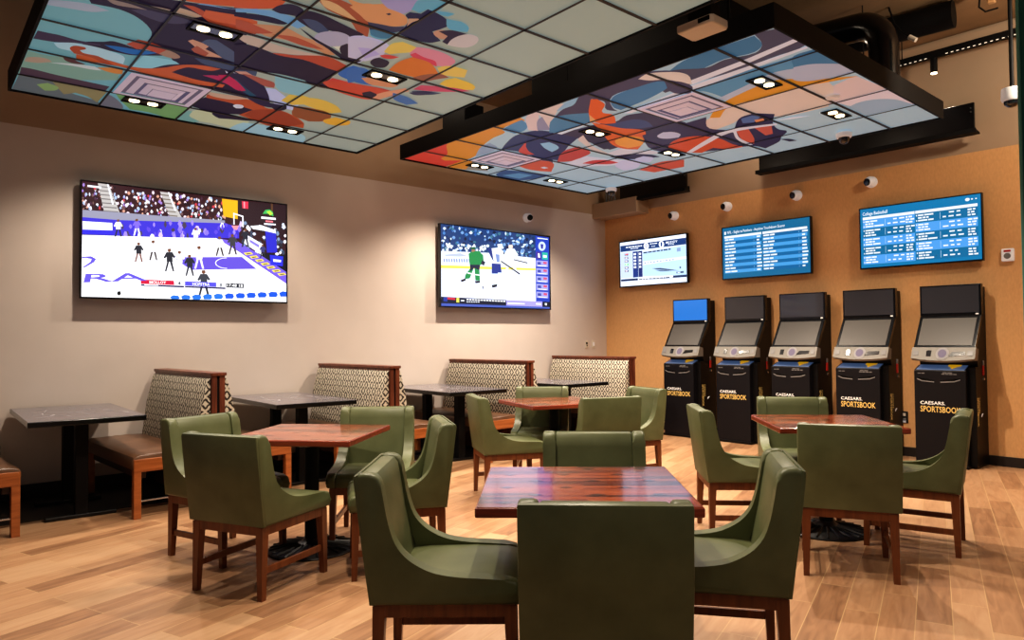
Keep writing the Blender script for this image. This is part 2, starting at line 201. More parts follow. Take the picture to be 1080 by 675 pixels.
PIC_GAME = [
[52,24,30,0,0,1000,1000,1000,998,486,-2,508],
[190,60,70,0,387,812,392,823,399,823,402,813,394,803],
[190,60,70,0,286,769,289,781,292,779,294,768,290,758],
[160,180,215,0,224,785,228,802,233,799,235,784,230,771],
[30,20,30,0,6,928,9,947,13,944,14,927,10,911],
[235,235,240,0,236,809,239,825,243,823,245,807,241,794],
[215,215,230,0,73,975,76,987,80,986,82,974,77,964],
[30,20,30,0,643,783,647,796,652,794,654,782,648,771],
[150,120,190,0,562,836,568,855,576,853,579,836,571,820],
[30,20,30,0,632,778,635,794,639,792,641,777,637,764],
[200,150,130,0,608,915,612,933,617,931,619,914,614,900],
[200,150,130,0,1,828,4,841,7,840,9,827,5,816],
[150,120,190,0,182,823,186,840,191,838,193,822,188,807],
[215,215,230,0,30,763,35,777,41,775,43,763,37,751],
[160,180,215,0,245,855,248,871,253,869,255,854,250,840],
[150,120,190,0,2,965,6,984,11,982,13,964,8,948],
[225,205,220,0,68,921,71,935,76,934,78,921,73,910],
[235,235,240,0,322,805,327,824,332,821,335,804,329,788],
[160,180,215,0,219,910,224,921,231,921,234,911,226,900],
[150,120,190,0,205,842,208,861,213,858,215,840,210,824],
[200,150,130,0,337,906,340,925,345,922,347,904,342,889],
[30,20,30,0,389,816,394,829,401,828,405,817,397,806],
[70,40,60,0,25,760,30,771,36,770,38,761,32,752],
[30,20,30,0,469,898,473,914,478,912,481,898,475,885],
[215,215,230,0,30,776,34,789,39,788,42,776,36,764],
[110,80,80,0,120,761,125,778,131,776,134,760,127,746],
[160,180,215,0,502,950,506,962,511,961,513,950,508,940],
[110,80,80,0,253,943,258,964,264,961,267,942,260,925],
[200,150,130,0,276,868,280,882,285,880,287,868,282,856],
[160,180,215,0,243,942,247,958,254,957,256,942,250,928],
[200,150,130,0,106,771,109,786,112,784,114,770,110,758],
[70,40,60,0,317,855,320,873,325,871,327,853,322,838],
[190,60,70,0,495,822,497,836,501,834,503,821,499,810],
[225,205,220,0,346,828,350,849,354,846,356,826,352,809],
[200,150,130,0,451,765,456,782,462,780,465,764,458,750],
[30,20,30,0,5,856,8,869,12,868,14,856,10,845],
[190,60,70,0,170,865,175,880,181,878,184,866,177,854],
[160,180,215,0,403,813,407,833,412,830,414,811,409,795],
[200,150,130,0,558,823,564,840,571,838,575,823,566,808],
[200,150,130,0,324,937,329,953,336,952,339,938,331,924],
[160,180,215,0,436,817,439,836,444,833,446,815,441,800],
[160,180,215,0,361,829,364,845,369,843,371,828,366,814],
[215,215,230,0,559,914,562,932,567,929,569,913,564,899],
[190,60,70,0,390,935,393,953,397,950,399,933,395,918],
[150,120,190,0,647,759,650,772,654,770,656,759,652,748],
[90,50,45,0,189,935,193,950,198,948,200,935,195,922],
[235,235,240,0,210,830,214,843,220,842,222,830,216,819],
[160,180,215,0,581,972,587,993,595,991,598,972,590,955],
[70,40,60,0,558,823,562,835,567,833,570,823,564,813],
[70,40,60,0,381,953,385,974,391,971,393,952,387,934],
[150,120,190,0,174,898,178,917,183,914,185,897,180,881],
[150,120,190,0,402,893,406,908,410,906,412,892,407,880],
[150,120,190,0,291,931,295,945,301,944,303,931,297,918],
[235,235,240,0,577,973,581,994,586,991,588,971,583,954],
[110,80,80,0,333,903,336,918,341,916,343,902,338,890],
[160,180,215,0,133,911,137,930,141,927,143,910,138,894],
[30,20,30,0,92,846,96,860,100,858,103,845,97,833],
[225,205,220,0,189,760,194,772,201,771,204,760,196,750],
[225,205,220,0,12,832,15,842,19,841,21,832,17,823],
[225,205,220,0,78,889,82,903,87,901,89,889,84,878],
[90,50,45,0,607,802,612,823,617,820,620,801,614,784],
[225,205,220,0,455,911,459,927,465,925,468,911,461,897],
[235,235,240,0,405,842,408,854,411,853,413,842,409,832],
[110,80,80,0,168,821,172,836,176,834,178,820,173,807],
[110,80,80,0,284,896,287,906,291,905,293,896,289,887],
[235,235,240,0,340,824,345,841,352,839,355,824,347,810],
[160,180,215,0,6,806,10,823,15,820,17,805,12,791],
[160,180,215,0,620,831,625,850,631,847,633,830,627,815],
[225,205,220,0,453,777,458,789,465,788,468,778,460,768],
[160,180,215,0,536,822,540,840,546,837,549,821,542,806],
[150,120,190,0,288,906,292,923,297,921,300,906,294,892],
[150,120,190,0,305,902,309,918,314,916,316,901,311,888],
[30,20,30,0,25,816,29,833,35,831,38,815,31,800],
[160,180,215,0,413,968,419,989,426,987,429,967,421,949],
[235,235,240,0,442,963,446,981,450,978,452,962,447,947],
[150,120,190,0,617,817,623,836,631,834,635,817,626,801],
[150,120,190,0,266,934,270,947,275,945,277,934,272,924],
[235,235,240,0,387,964,391,983,397,981,400,963,393,948],
[235,235,240,0,165,850,170,869,175,867,178,849,172,833],
[200,150,130,0,76,881,80,896,86,894,88,881,82,868],
[215,215,230,0,213,832,216,845,220,843,222,831,218,820],
[30,20,30,0,350,826,355,843,362,841,365,826,358,812],
[70,40,60,0,388,917,391,936,395,933,397,915,392,899],
[90,50,45,0,167,762,172,777,178,776,181,762,174,749],
[215,215,230,0,234,946,238,957,244,956,246,946,240,936],
[235,235,240,0,418,954,422,969,428,968,430,953,424,940],
[200,150,130,0,237,874,239,890,243,887,245,873,241,860],
[150,120,190,0,332,890,337,905,344,904,347,890,340,877],
[235,235,240,0,504,809,510,828,517,826,521,809,513,794],
[110,80,80,0,525,943,529,963,534,960,536,941,531,925],
[200,150,130,0,171,772,176,786,182,785,185,772,178,760],
[30,20,30,0,455,895,460,911,467,909,470,895,462,882],
[110,80,80,0,545,860,550,874,558,873,561,861,553,849],
[215,215,230,0,106,961,109,974,112,972,114,961,110,951],
[225,205,220,0,20,782,24,795,30,794,32,781,26,770],
[110,80,80,0,257,908,262,923,269,921,272,909,265,897],
[190,60,70,0,283,933,286,947,290,945,291,932,287,920],
[150,120,190,0,233,783,237,794,242,793,244,783,238,773],
[190,60,70,0,524,810,528,826,533,824,535,809,530,795],
[200,150,130,0,17,774,20,785,25,784,26,774,22,765],
[150,120,190,0,12,876,14,893,18,890,19,875,15,861],
[150,120,190,0,175,828,177,845,181,843,182,826,179,812],
[110,80,80,0,356,831,360,852,365,849,367,829,362,812],
[225,205,220,0,219,907,223,918,227,917,229,907,224,897],
[90,50,45,0,651,871,655,884,659,883,662,870,656,859],
[30,20,30,0,25,843,28,854,31,852,32,843,29,834],
[215,215,230,0,497,884,500,904,504,901,506,882,502,866],
[235,235,240,0,536,850,541,864,547,862,550,850,543,838],
[225,205,220,0,514,954,517,967,521,965,523,953,518,941],
[215,215,230,0,29,889,31,907,34,904,36,887,32,872],
[215,215,230,0,270,834,275,847,281,846,284,835,277,824],
[90,50,45,0,438,834,442,846,447,845,450,834,444,824],
[70,40,60,0,185,951,190,963,197,962,200,952,192,941],
[110,80,80,0,44,817,46,832,49,829,51,815,47,803],
[160,180,215,0,298,850,302,862,307,861,309,850,303,839],
[225,205,220,0,4,810,8,830,14,828,17,809,10,793],
[225,205,220,0,344,944,346,962,350,960,352,942,348,927],
[150,120,190,0,524,905,528,921,534,919,536,904,530,891],
[110,80,80,0,438,799,443,813,449,812,452,799,445,787],
[90,50,45,0,300,920,305,939,311,937,314,919,307,902],
[200,150,130,0,571,957,575,977,581,974,583,956,577,940],
[150,120,190,0,-3,913,1,927,6,926,8,913,3,900],
[215,215,230,0,521,830,526,849,533,847,536,829,528,814],
[160,180,215,0,158,798,162,811,167,810,170,797,164,786],
[225,205,220,0,182,944,186,958,191,957,194,945,188,933],
[70,40,60,0,37,809,39,820,42,819,44,809,40,799],
[160,180,215,0,631,792,636,814,644,811,647,791,639,773],
[160,180,215,0,382,924,385,937,389,935,391,923,386,912],
[110,80,80,0,214,938,218,957,224,955,227,938,220,923],
[150,120,190,0,53,860,57,871,62,870,65,860,59,850],
[160,180,215,0,487,879,490,893,494,891,496,878,491,866],
[160,180,215,0,594,873,597,884,602,883,604,872,599,863],
[225,205,220,0,416,938,422,956,429,954,432,938,424,923],
[160,180,215,0,58,798,62,810,68,809,70,798,64,787],
[90,50,45,0,-1,778,2,796,7,793,9,776,4,761],
[30,20,30,0,236,927,240,941,246,940,249,927,242,916],
[90,50,45,0,317,808,321,826,326,824,328,806,323,790],
[215,215,230,0,520,829,524,844,531,842,533,828,527,815],
[225,205,220,0,83,794,86,805,91,804,93,794,88,784],
[30,20,30,0,238,810,243,823,250,822,253,810,246,799],
[190,60,70,0,508,903,512,919,518,917,520,902,514,888],
[215,215,230,0,52,932,55,948,59,946,60,931,56,918],
[215,215,230,0,388,797,391,808,396,807,398,797,393,787],
[225,205,220,0,186,891,190,909,195,906,197,890,192,876],
[110,80,80,0,272,802,277,820,284,818,287,802,280,787],
[160,180,215,0,421,857,424,874,429,872,432,856,426,841],
[30,20,30,0,427,860,431,871,436,870,438,860,433,850],
[160,180,215,0,493,840,496,861,501,858,503,838,498,821],
[235,235,240,0,165,819,167,830,171,829,172,818,168,809],
[200,150,130,0,626,907,631,928,637,925,640,906,633,889],
[90,50,45,0,467,840,472,852,477,851,479,840,473,830],
[70,40,60,0,69,901,73,920,77,917,79,899,74,883],
[190,60,70,0,421,891,425,904,430,903,433,891,427,880],
[200,150,130,0,426,904,430,922,434,919,435,902,431,887],
[200,150,130,0,343,818,346,830,350,829,352,818,348,808],
[110,80,80,0,176,801,179,821,183,818,184,799,180,783],
[150,120,190,0,44,885,46,896,50,895,52,885,48,876],
[70,40,60,0,349,793,354,808,360,806,363,793,356,780],
[90,50,45,0,259,859,262,873,267,871,269,859,264,847],
[150,120,190,0,377,763,381,776,386,774,388,763,383,753],
[110,80,80,0,177,854,180,866,184,865,186,853,181,843],
[200,150,130,0,368,833,373,844,379,844,382,833,375,823],
[235,235,240,0,297,792,301,812,305,809,307,791,302,775],
[90,50,45,0,402,771,407,789,414,787,417,771,409,756],
[215,215,230,0,510,790,514,803,518,801,520,790,515,779],
[110,80,80,0,51,942,55,958,61,956,63,941,57,928],
[150,120,190,0,267,904,272,924,278,921,280,903,274,886],
[235,235,240,0,624,837,628,857,633,854,635,835,629,818],
[150,120,190,0,114,904,118,921,122,919,125,903,119,889],
[160,180,215,0,468,955,474,971,481,970,484,955,476,941],
[200,150,130,0,2,762,5,772,9,771,10,762,6,754],
[235,235,240,0,229,900,233,920,238,917,241,898,235,882],
[225,205,220,0,447,970,452,989,460,987,463,969,455,953],
[150,120,190,0,115,900,118,915,122,913,124,899,119,887],
[110,80,80,0,440,802,443,817,447,815,449,801,445,788],
[160,180,215,0,614,959,617,975,622,973,623,958,619,945],
[235,235,240,0,141,830,144,850,148,847,150,828,146,812],
[150,120,190,0,341,880,345,894,351,893,353,879,347,867],
[200,150,130,0,607,953,611,965,615,964,617,953,612,943],
[215,215,230,0,525,943,527,960,531,957,533,941,529,927],
[235,235,240,0,625,784,628,797,632,795,634,783,630,772],
[225,205,220,0,636,876,640,898,646,895,649,875,642,857],
[225,205,220,0,372,791,376,802,381,801,384,791,378,781],
[160,180,215,0,236,805,241,825,247,822,250,803,243,787],
[110,80,80,0,416,839,419,850,422,849,424,839,420,830],
[160,180,215,0,487,883,492,898,500,897,503,883,495,870],
[200,150,130,0,656,808,659,828,664,825,666,806,661,790],
[200,150,130,0,257,763,260,778,265,775,266,762,262,750],
[30,20,30,0,162,873,165,889,168,887,170,871,166,858],
[235,235,240,0,490,808,494,823,498,821,499,807,495,795],
[90,50,45,0,579,780,584,799,590,797,593,779,586,763],
[225,205,220,0,304,905,307,918,311,917,312,904,308,894],
[215,215,230,0,598,769,601,789,605,785,607,767,603,750],
[190,60,70,0,48,946,51,964,56,962,58,945,53,931],
[70,40,60,0,89,862,92,874,95,872,97,862,93,853],
[200,150,130,0,400,892,405,908,412,907,415,892,408,877],
[110,80,80,0,271,785,274,796,278,794,280,784,276,776],
[90,50,45,0,5,891,8,908,13,906,15,890,10,876],
[160,180,215,0,3,808,6,825,10,822,12,806,8,792],
[70,40,60,0,140,908,143,925,147,923,149,907,144,893],
[70,40,60,0,571,804,575,820,580,818,582,803,577,790],
[200,150,130,0,410,772,414,786,420,784,422,772,416,760],
[160,180,215,0,359,844,365,858,372,857,375,844,367,832],
[235,235,240,0,96,772,100,783,106,782,108,772,102,763],
[235,235,240,0,123,840,128,853,134,852,137,840,130,828],
[150,120,190,0,341,793,345,805,350,804,352,793,347,784],
[110,80,80,0,0,852,3,863,8,862,10,853,5,843],
[150,120,190,0,50,901,53,914,57,913,59,900,54,889],
[150,120,190,0,520,867,525,882,531,880,534,868,527,856],
[160,180,215,0,532,837,536,856,540,853,542,835,537,819],
[225,205,220,0,440,844,446,864,453,862,456,843,448,827],
[200,150,130,0,368,850,373,862,378,861,381,851,374,841],
[225,205,220,0,23,796,27,812,32,810,34,795,28,781],
[160,180,215,0,12,885,16,902,21,900,24,885,18,871],
[235,235,240,0,380,925,384,944,390,942,393,925,386,909],
[225,205,220,0,367,965,371,981,376,979,378,964,373,950],
[190,60,70,0,333,791,337,805,343,803,346,791,340,779],
[225,205,220,0,246,908,249,919,253,918,255,908,250,899],
[225,205,220,0,481,861,485,874,491,872,493,861,487,850],
[110,80,80,0,128,918,131,929,135,928,136,917,132,908],
[160,180,215,0,212,957,215,973,220,971,222,957,217,943],
[225,205,220,0,239,932,242,947,246,945,248,931,244,918],
[215,215,230,0,609,898,612,912,616,910,618,897,613,886],
[90,50,45,0,302,857,306,875,312,872,314,856,308,842],
[200,150,130,0,255,804,259,815,263,814,265,803,260,794],
[70,40,60,0,154,897,157,914,161,911,163,896,159,882],
[235,235,240,0,400,765,404,777,410,776,413,765,406,755],
[30,20,30,0,53,785,58,801,63,800,66,785,60,772],
[160,180,215,0,28,764,31,777,35,775,36,763,32,752],
[200,150,130,0,484,951,490,966,497,965,500,952,492,939],
[160,180,215,0,175,901,178,915,182,913,183,901,179,890],
[70,40,60,0,105,770,109,784,113,782,115,769,110,756],
[110,80,80,0,40,883,43,900,48,898,50,882,45,869],
[200,150,130,0,426,903,431,919,438,917,442,903,434,889],
[235,235,240,0,58,808,62,819,67,818,69,808,64,798],
[160,180,215,0,410,829,414,843,419,841,421,829,416,817],
[160,180,215,0,342,762,345,782,348,779,350,760,346,744],
[190,60,70,0,640,943,645,965,651,962,654,942,647,924],
[70,40,60,0,196,798,199,812,203,810,204,797,200,786],
[30,20,30,0,550,833,554,854,560,851,562,832,556,814],
[30,20,30,0,357,865,360,882,364,880,366,864,361,850],
[110,80,80,0,280,886,282,903,286,901,288,885,284,871],
[235,235,240,0,279,767,283,780,288,779,290,767,285,756],
[225,205,220,0,148,835,151,850,156,848,157,834,153,822],
[225,205,220,0,426,799,429,816,433,813,435,798,431,784],
[215,215,230,0,148,897,152,913,157,911,160,896,154,883],
[110,80,80,0,120,969,124,986,129,984,132,969,126,955],
[110,80,80,0,300,784,303,798,308,796,310,783,305,772],
[160,180,215,0,565,944,569,959,574,958,576,944,571,931],
[90,50,45,0,490,910,495,929,502,927,504,909,497,893],
[30,20,30,0,-3,770,2,784,8,783,10,770,4,758],
[110,80,80,0,167,796,171,810,177,808,179,795,173,784],
[110,80,80,0,461,863,466,875,473,874,476,864,469,854],
[70,40,60,0,356,832,361,850,367,848,370,831,363,815],
[70,40,60,0,538,964,541,985,545,982,547,962,542,944],
[150,120,190,0,464,936,470,950,476,949,479,937,472,925],
[160,180,215,0,531,831,535,852,541,849,543,830,537,813],
[90,50,45,0,403,773,408,790,414,788,416,772,410,758],
[160,180,215,0,470,863,475,877,480,876,483,864,477,852],
[70,40,60,0,52,853,56,868,62,867,64,853,58,841],
[30,20,30,0,431,960,435,971,440,970,443,961,437,951],
[90,50,45,0,257,873,262,885,268,884,271,874,264,863],
[225,205,220,0,279,879,283,895,288,893,290,878,285,865],
[110,80,80,0,12,802,16,820,21,818,23,801,18,786],
[110,80,80,0,383,818,387,835,391,833,393,816,388,802],
[235,235,240,0,269,865,274,877,279,876,282,865,276,854],
[150,120,190,0,330,781,333,792,338,790,340,781,335,772],
[160,180,215,0,260,909,264,927,269,925,271,908,266,892],
[90,50,45,0,66,892,69,906,73,904,75,891,70,879],
[215,215,230,0,275,885,279,901,283,899,285,884,280,871],
[190,60,70,0,119,825,122,837,126,835,128,825,123,816],
[160,180,215,0,136,882,140,902,146,899,149,882,142,865],
[225,205,220,0,346,794,350,807,357,806,359,794,353,783],
[215,215,230,0,362,818,365,834,369,832,371,817,367,803],
[235,235,240,0,538,893,543,909,549,907,552,893,545,880],
[150,120,190,0,523,837,526,849,530,848,532,836,527,826],
[215,215,230,0,257,951,261,967,267,965,270,951,263,938],
[235,235,240,0,531,777,535,792,541,791,543,777,537,764],
[200,150,130,0,645,815,650,832,657,830,660,814,653,800],
[200,150,130,0,512,875,517,892,523,890,525,874,519,860],
[225,205,220,0,97,882,102,892,108,892,111,883,104,873],
[70,40,60,0,295,951,298,967,301,964,303,949,299,936],
[110,80,80,0,130,830,133,841,137,840,139,830,134,821],
[200,150,130,0,193,936,197,955,204,953,207,936,200,920],
[235,235,240,0,183,827,188,846,194,844,197,826,190,810],
[190,60,70,0,485,783,490,795,496,794,498,784,492,774],
[225,205,220,0,316,872,319,887,324,885,326,871,321,859],
[190,60,70,0,383,849,388,869,393,866,395,848,389,831],
[235,235,240,0,531,844,536,859,544,857,547,845,539,832],
[160,180,215,0,55,900,58,913,61,912,63,899,59,888],
[225,205,220,0,123,826,126,845,131,842,133,825,128,810],
[225,205,220,0,303,966,307,986,313,984,316,965,310,948],
[30,20,30,0,370,780,374,799,378,796,380,778,375,763],
[70,40,60,0,309,899,312,915,316,912,318,898,314,885],
[90,50,45,0,568,883,573,899,579,897,582,883,575,869],
[225,205,220,0,259,946,262,957,267,956,269,946,264,936],
[110,80,80,0,502,882,505,893,509,892,511,882,507,872],
[110,80,80,0,84,909,86,926,90,924,91,907,88,893],
[235,235,240,0,586,958,590,973,595,971,597,958,591,946],
[160,180,215,0,262,924,266,936,271,935,273,924,268,913],
[70,40,60,0,199,823,203,838,208,836,210,823,204,811],
[215,215,230,0,286,874,289,889,293,887,295,872,290,860],
[235,235,240,0,191,838,195,852,200,850,202,838,196,827],
[190,60,70,0,594,898,600,914,608,913,611,899,603,885],
[150,120,190,0,552,756,556,775,560,772,562,754,557,738],
[150,120,190,0,335,896,338,911,343,909,344,895,340,883],
[30,20,30,0,606,885,609,898,614,897,616,885,611,874],
[235,235,240,0,590,861,594,872,599,871,601,861,596,851],
[90,50,45,0,522,829,527,850,534,847,536,828,529,811],
[235,235,240,0,417,968,422,982,428,981,431,968,424,956],
[150,120,190,0,202,841,206,852,213,851,215,842,208,832],
[225,205,220,0,114,967,118,978,123,978,125,968,120,959],
[200,150,130,0,133,760,136,774,140,772,142,759,137,746],
[90,50,45,0,18,949,20,966,24,963,25,947,22,934],
[190,60,70,0,70,780,73,799,76,796,78,777,74,761],
[200,150,130,0,467,773,472,786,479,785,482,773,475,761],
[235,235,240,0,98,916,102,929,106,927,108,916,103,905],
[30,20,30,0,628,790,632,804,638,802,641,790,634,778],
[70,40,60,0,31,813,34,829,38,827,40,811,35,798],
[30,20,30,0,56,870,59,881,62,880,64,869,60,860],
[200,150,130,0,470,772,474,793,479,790,481,770,476,753],
[215,215,230,0,298,792,302,806,307,804,310,791,304,780],
[190,60,70,0,238,905,241,924,245,922,247,904,243,888],
[190,60,70,0,364,875,366,892,370,890,372,874,368,860],
[30,20,30,0,135,974,138,986,141,985,143,973,139,963],
[90,50,45,0,232,834,235,851,239,849,241,832,237,818],
[235,235,240,0,121,774,125,791,130,789,132,773,126,760],
[90,50,45,0,536,843,541,861,548,859,551,842,543,827],
[150,120,190,0,434,956,438,976,444,973,446,955,440,939],
[190,60,70,0,407,826,411,842,416,840,418,825,413,812],
[30,20,30,0,323,792,326,804,329,802,331,791,327,781],
[176,172,170,0,66,997,113,996,171,699,99,696],
[176,172,170,0,341,987,381,986,454,734,395,729],
[110,105,105,0,67,973,117,975,117,966,68,964],
[110,100,90,0,345,963,383,964,384,953,347,953],
[110,105,105,0,71,938,123,940,123,931,72,929],
[110,100,90,0,352,926,392,927,392,917,353,916],
[110,105,105,0,75,903,129,905,129,896,76,894],
[110,100,90,0,359,890,400,891,400,880,360,880],
[110,105,105,0,78,868,135,870,135,861,79,858],
[110,100,90,0,365,853,408,854,408,844,367,843],
[110,105,105,0,82,832,142,835,142,825,83,823],
[110,100,90,0,372,816,416,817,416,807,373,807],
[110,105,105,0,86,797,148,800,148,790,87,788],
[110,100,90,0,379,780,424,780,424,770,380,770],
[110,105,105,0,89,762,154,765,154,755,90,752],
[110,100,90,0,386,743,432,743,432,733,387,733],
[110,105,105,0,93,726,160,729,160,719,94,717],
[110,100,90,0,392,706,440,706,440,696,394,696],
[230,230,240,0,105,997,112,996,134,824,127,822],
[230,230,240,0,378,990,386,990,418,825,410,824],
[140,140,160,0,3,750,168,758,332,763,661,779,662,734,3,674],
[214,165,22,0,646,989,729,988,729,804,654,818],
[44,26,32,0,729,988,1000,1000,998,655,735,724],
[90,62,40,0,912,999,923,998,923,895,913,893],
[205,50,75,0,751,987,786,989,786,918,754,917],
[235,150,160,0,760,984,768,983,768,920,762,919],
[60,50,190,0,3,686,157,689,662,752,735,724,736,616,385,570,2,537],
[245,245,255,0,3,651,128,658,129,593,4,580],
[50,45,200,0,4,580,133,591,133,557,4,537],
[70,60,80,0,247,583,252,610,258,605,261,580,254,559],
[235,235,250,0,497,640,502,669,508,664,511,637,504,613],
[200,180,230,0,510,630,518,650,529,648,534,630,522,613],
[150,130,230,0,437,676,442,707,448,702,450,672,444,646],
[90,70,200,0,313,588,317,613,322,609,324,585,319,565],
[150,130,230,0,550,651,557,688,566,682,570,647,560,617],
[90,70,200,0,622,695,626,722,632,718,634,692,628,670],
[130,110,220,0,724,708,733,746,745,741,750,705,737,674],
[70,60,80,0,193,550,199,569,207,567,211,549,202,534],
[90,70,200,0,439,629,445,651,453,648,456,627,448,609],
[130,110,220,0,395,603,402,639,411,633,415,600,405,571],
[130,110,220,0,556,641,564,671,575,667,580,639,568,614],
[90,70,200,0,604,655,612,679,622,676,626,654,615,634],
[130,110,220,0,433,646,438,679,444,673,447,641,440,614],
[130,110,220,0,425,649,431,685,439,680,443,644,434,614],
[235,235,250,0,339,607,342,639,348,633,350,602,344,576],
[150,130,230,0,523,658,531,680,541,678,546,657,534,639],
[130,110,220,0,431,634,435,654,441,651,443,632,437,615],
[70,60,80,0,186,577,191,598,198,595,201,575,194,558],
[70,60,80,0,224,674,229,704,237,700,240,671,232,647],
[130,110,220,0,519,615,523,637,530,634,533,613,526,595],
[200,180,230,0,444,606,449,639,456,633,459,602,452,575],
[150,130,230,0,489,721,493,750,500,746,503,718,496,694],
[235,235,250,0,295,567,302,590,312,587,316,566,305,547],
[70,60,80,0,536,656,541,683,548,679,551,654,544,632],
[90,70,200,0,279,632,283,653,288,649,291,630,285,613],
[90,70,200,0,329,598,336,634,345,629,349,594,339,565],
[90,70,200,0,219,607,222,634,228,629,230,603,224,582],
[150,130,230,0,308,673,312,697,317,693,319,671,314,651],
[235,235,250,0,239,564,244,599,251,593,253,560,247,532],
[70,60,80,0,185,560,190,580,196,577,199,559,192,542],
[70,60,80,0,634,678,642,713,652,708,657,675,646,646],
[70,60,80,0,167,629,170,659,176,654,178,625,172,601],
[200,180,230,0,508,679,516,703,527,700,531,678,520,657],
[150,130,230,0,400,584,406,609,413,605,417,582,409,562],
[90,70,200,0,707,696,714,718,723,715,727,695,717,677],
[200,180,230,0,737,750,743,789,750,783,753,746,745,714],
[130,110,220,0,506,657,513,685,522,681,526,655,516,632],
[130,110,220,0,451,690,455,711,460,708,462,688,457,671],
[130,110,220,0,382,703,387,731,395,727,398,700,390,676],
[90,70,200,0,678,634,683,669,690,663,693,629,685,600],
[150,130,230,0,425,703,432,739,440,734,444,699,435,669],
[70,60,80,0,467,591,471,626,476,620,479,586,473,558],
[150,130,230,0,702,670,707,699,714,695,718,667,710,643],
[90,70,200,0,660,732,666,753,672,750,676,731,668,713],
[70,60,80,0,445,692,453,728,464,723,469,689,457,658],
[235,235,250,0,523,654,529,676,536,673,540,652,531,634],
[70,60,80,0,359,685,364,721,370,716,373,681,366,652],
[200,180,230,0,333,579,340,611,351,606,355,576,344,550],
[130,110,220,0,200,638,205,662,212,658,215,636,208,617],
[90,70,200,0,448,620,453,642,460,639,464,618,456,600],
[90,70,200,0,281,622,287,648,295,644,299,620,290,599],
[235,235,250,0,635,718,643,756,653,750,658,715,647,684],
[150,130,230,0,176,561,182,595,191,589,195,557,186,530],
[70,60,80,0,393,639,400,660,409,657,413,638,403,621],
[70,60,80,0,742,716,747,737,753,734,756,714,749,698],
[90,70,200,0,713,633,718,659,724,655,727,630,720,609],
[90,70,200,0,641,707,646,743,652,737,655,703,648,673],
[70,60,80,0,696,752,702,773,710,771,713,751,705,733],
[150,130,230,0,436,589,441,619,448,614,451,586,443,562],
[60,70,90,0,866,632,872,660,880,656,884,630,875,607],
[40,40,50,0,848,534,856,549,867,547,872,534,860,521],
[200,205,225,0,937,607,943,624,951,622,955,607,946,592],
[120,140,170,0,753,554,760,579,769,575,774,552,763,531],
[40,40,50,0,949,523,955,544,963,541,967,521,958,504],
[40,40,50,0,909,504,914,533,921,528,924,501,916,478],
[120,140,170,0,793,593,798,619,805,615,808,590,800,568],
[60,70,90,0,890,565,897,587,906,584,911,564,901,546],
[235,235,245,0,985,679,991,698,999,696,1002,678,994,663],
[235,235,245,0,826,472,832,494,840,491,844,470,835,451],
[200,205,225,0,900,710,907,726,918,724,922,710,911,696],
[40,40,50,0,775,644,780,664,786,661,789,643,782,627],
[200,205,225,0,780,498,787,517,795,514,798,496,789,480],
[200,205,225,0,925,613,933,642,943,638,948,611,936,587],
[60,70,90,0,933,597,940,620,949,617,953,595,943,576],
[200,205,225,0,776,731,782,747,789,745,792,731,784,717],
[200,205,225,0,941,560,947,576,955,574,959,559,950,545],
[235,235,245,0,925,728,932,747,942,746,947,728,936,712],
[60,70,90,0,749,583,756,611,765,607,768,581,759,558],
[235,235,245,0,802,547,808,568,816,565,820,545,811,527],
[235,235,245,0,773,728,780,755,789,751,793,726,783,703],
[60,70,90,0,889,632,896,653,905,650,909,631,899,614],
[235,235,245,0,809,563,816,583,826,581,830,562,820,545],
[235,235,245,0,981,616,989,638,998,636,1003,615,992,597],
[120,140,170,0,940,695,947,723,955,719,959,693,950,670],
[200,205,225,0,972,767,981,793,993,790,998,766,985,745],
[40,40,50,0,910,788,916,805,924,803,928,788,919,774],
[235,235,245,0,822,497,830,516,841,514,846,496,834,480],
[200,205,225,0,841,744,846,770,852,766,854,741,848,719],
[235,235,245,0,783,713,789,739,797,736,800,711,791,690],
[60,70,90,0,834,593,843,610,854,609,859,593,847,578],
[120,140,170,0,964,519,969,544,977,540,980,516,972,496],
[60,70,90,0,959,612,968,632,979,630,984,612,972,595],
[200,205,225,0,780,584,785,607,792,603,795,582,787,563],
[120,140,170,0,758,768,765,790,775,788,779,768,769,750],
[200,205,225,0,862,643,869,662,879,660,883,643,872,627],
[40,40,50,0,887,623,891,638,898,636,900,622,894,610],
[200,205,225,0,825,470,831,497,839,493,843,467,834,445],
[60,70,90,0,947,628,954,656,964,652,968,626,958,604],
[200,205,225,0,915,675,920,692,926,689,929,674,922,661],
[60,70,90,0,795,675,800,702,808,698,811,672,803,650],
[60,70,90,0,853,719,861,736,873,735,878,719,865,704],
[235,235,245,0,794,546,801,561,810,559,814,546,804,533],
[235,235,245,0,957,503,963,521,970,518,973,501,965,487],
[60,70,90,0,878,653,883,681,889,676,892,650,885,628],
[200,205,225,0,808,670,815,688,824,686,829,669,818,654],
[40,40,50,0,792,571,801,595,812,592,817,569,805,549],
[60,70,90,0,791,639,798,665,806,661,810,637,800,616],
[40,40,50,0,762,466,768,494,777,490,781,463,771,441],
[235,235,245,0,934,486,943,503,954,502,959,486,946,472],
[120,140,170,0,779,541,785,567,792,563,795,538,787,517],
[60,70,90,0,971,505,978,532,988,528,992,502,982,480],
[60,70,90,0,931,724,938,742,947,740,951,723,941,708],
[60,70,90,0,925,680,932,701,942,698,946,679,936,661],
[235,235,245,0,758,685,763,701,770,699,773,684,765,671],
[40,40,50,0,954,573,963,598,974,595,980,572,967,551],
[120,140,170,0,907,602,915,623,925,621,930,601,919,583],
[40,40,50,0,867,489,871,513,878,509,880,486,874,466],
[60,70,90,0,941,612,950,641,961,637,967,610,954,586],
[200,205,225,0,973,792,979,813,987,810,991,791,982,773],
[60,70,90,0,837,467,842,485,848,482,851,465,844,451],
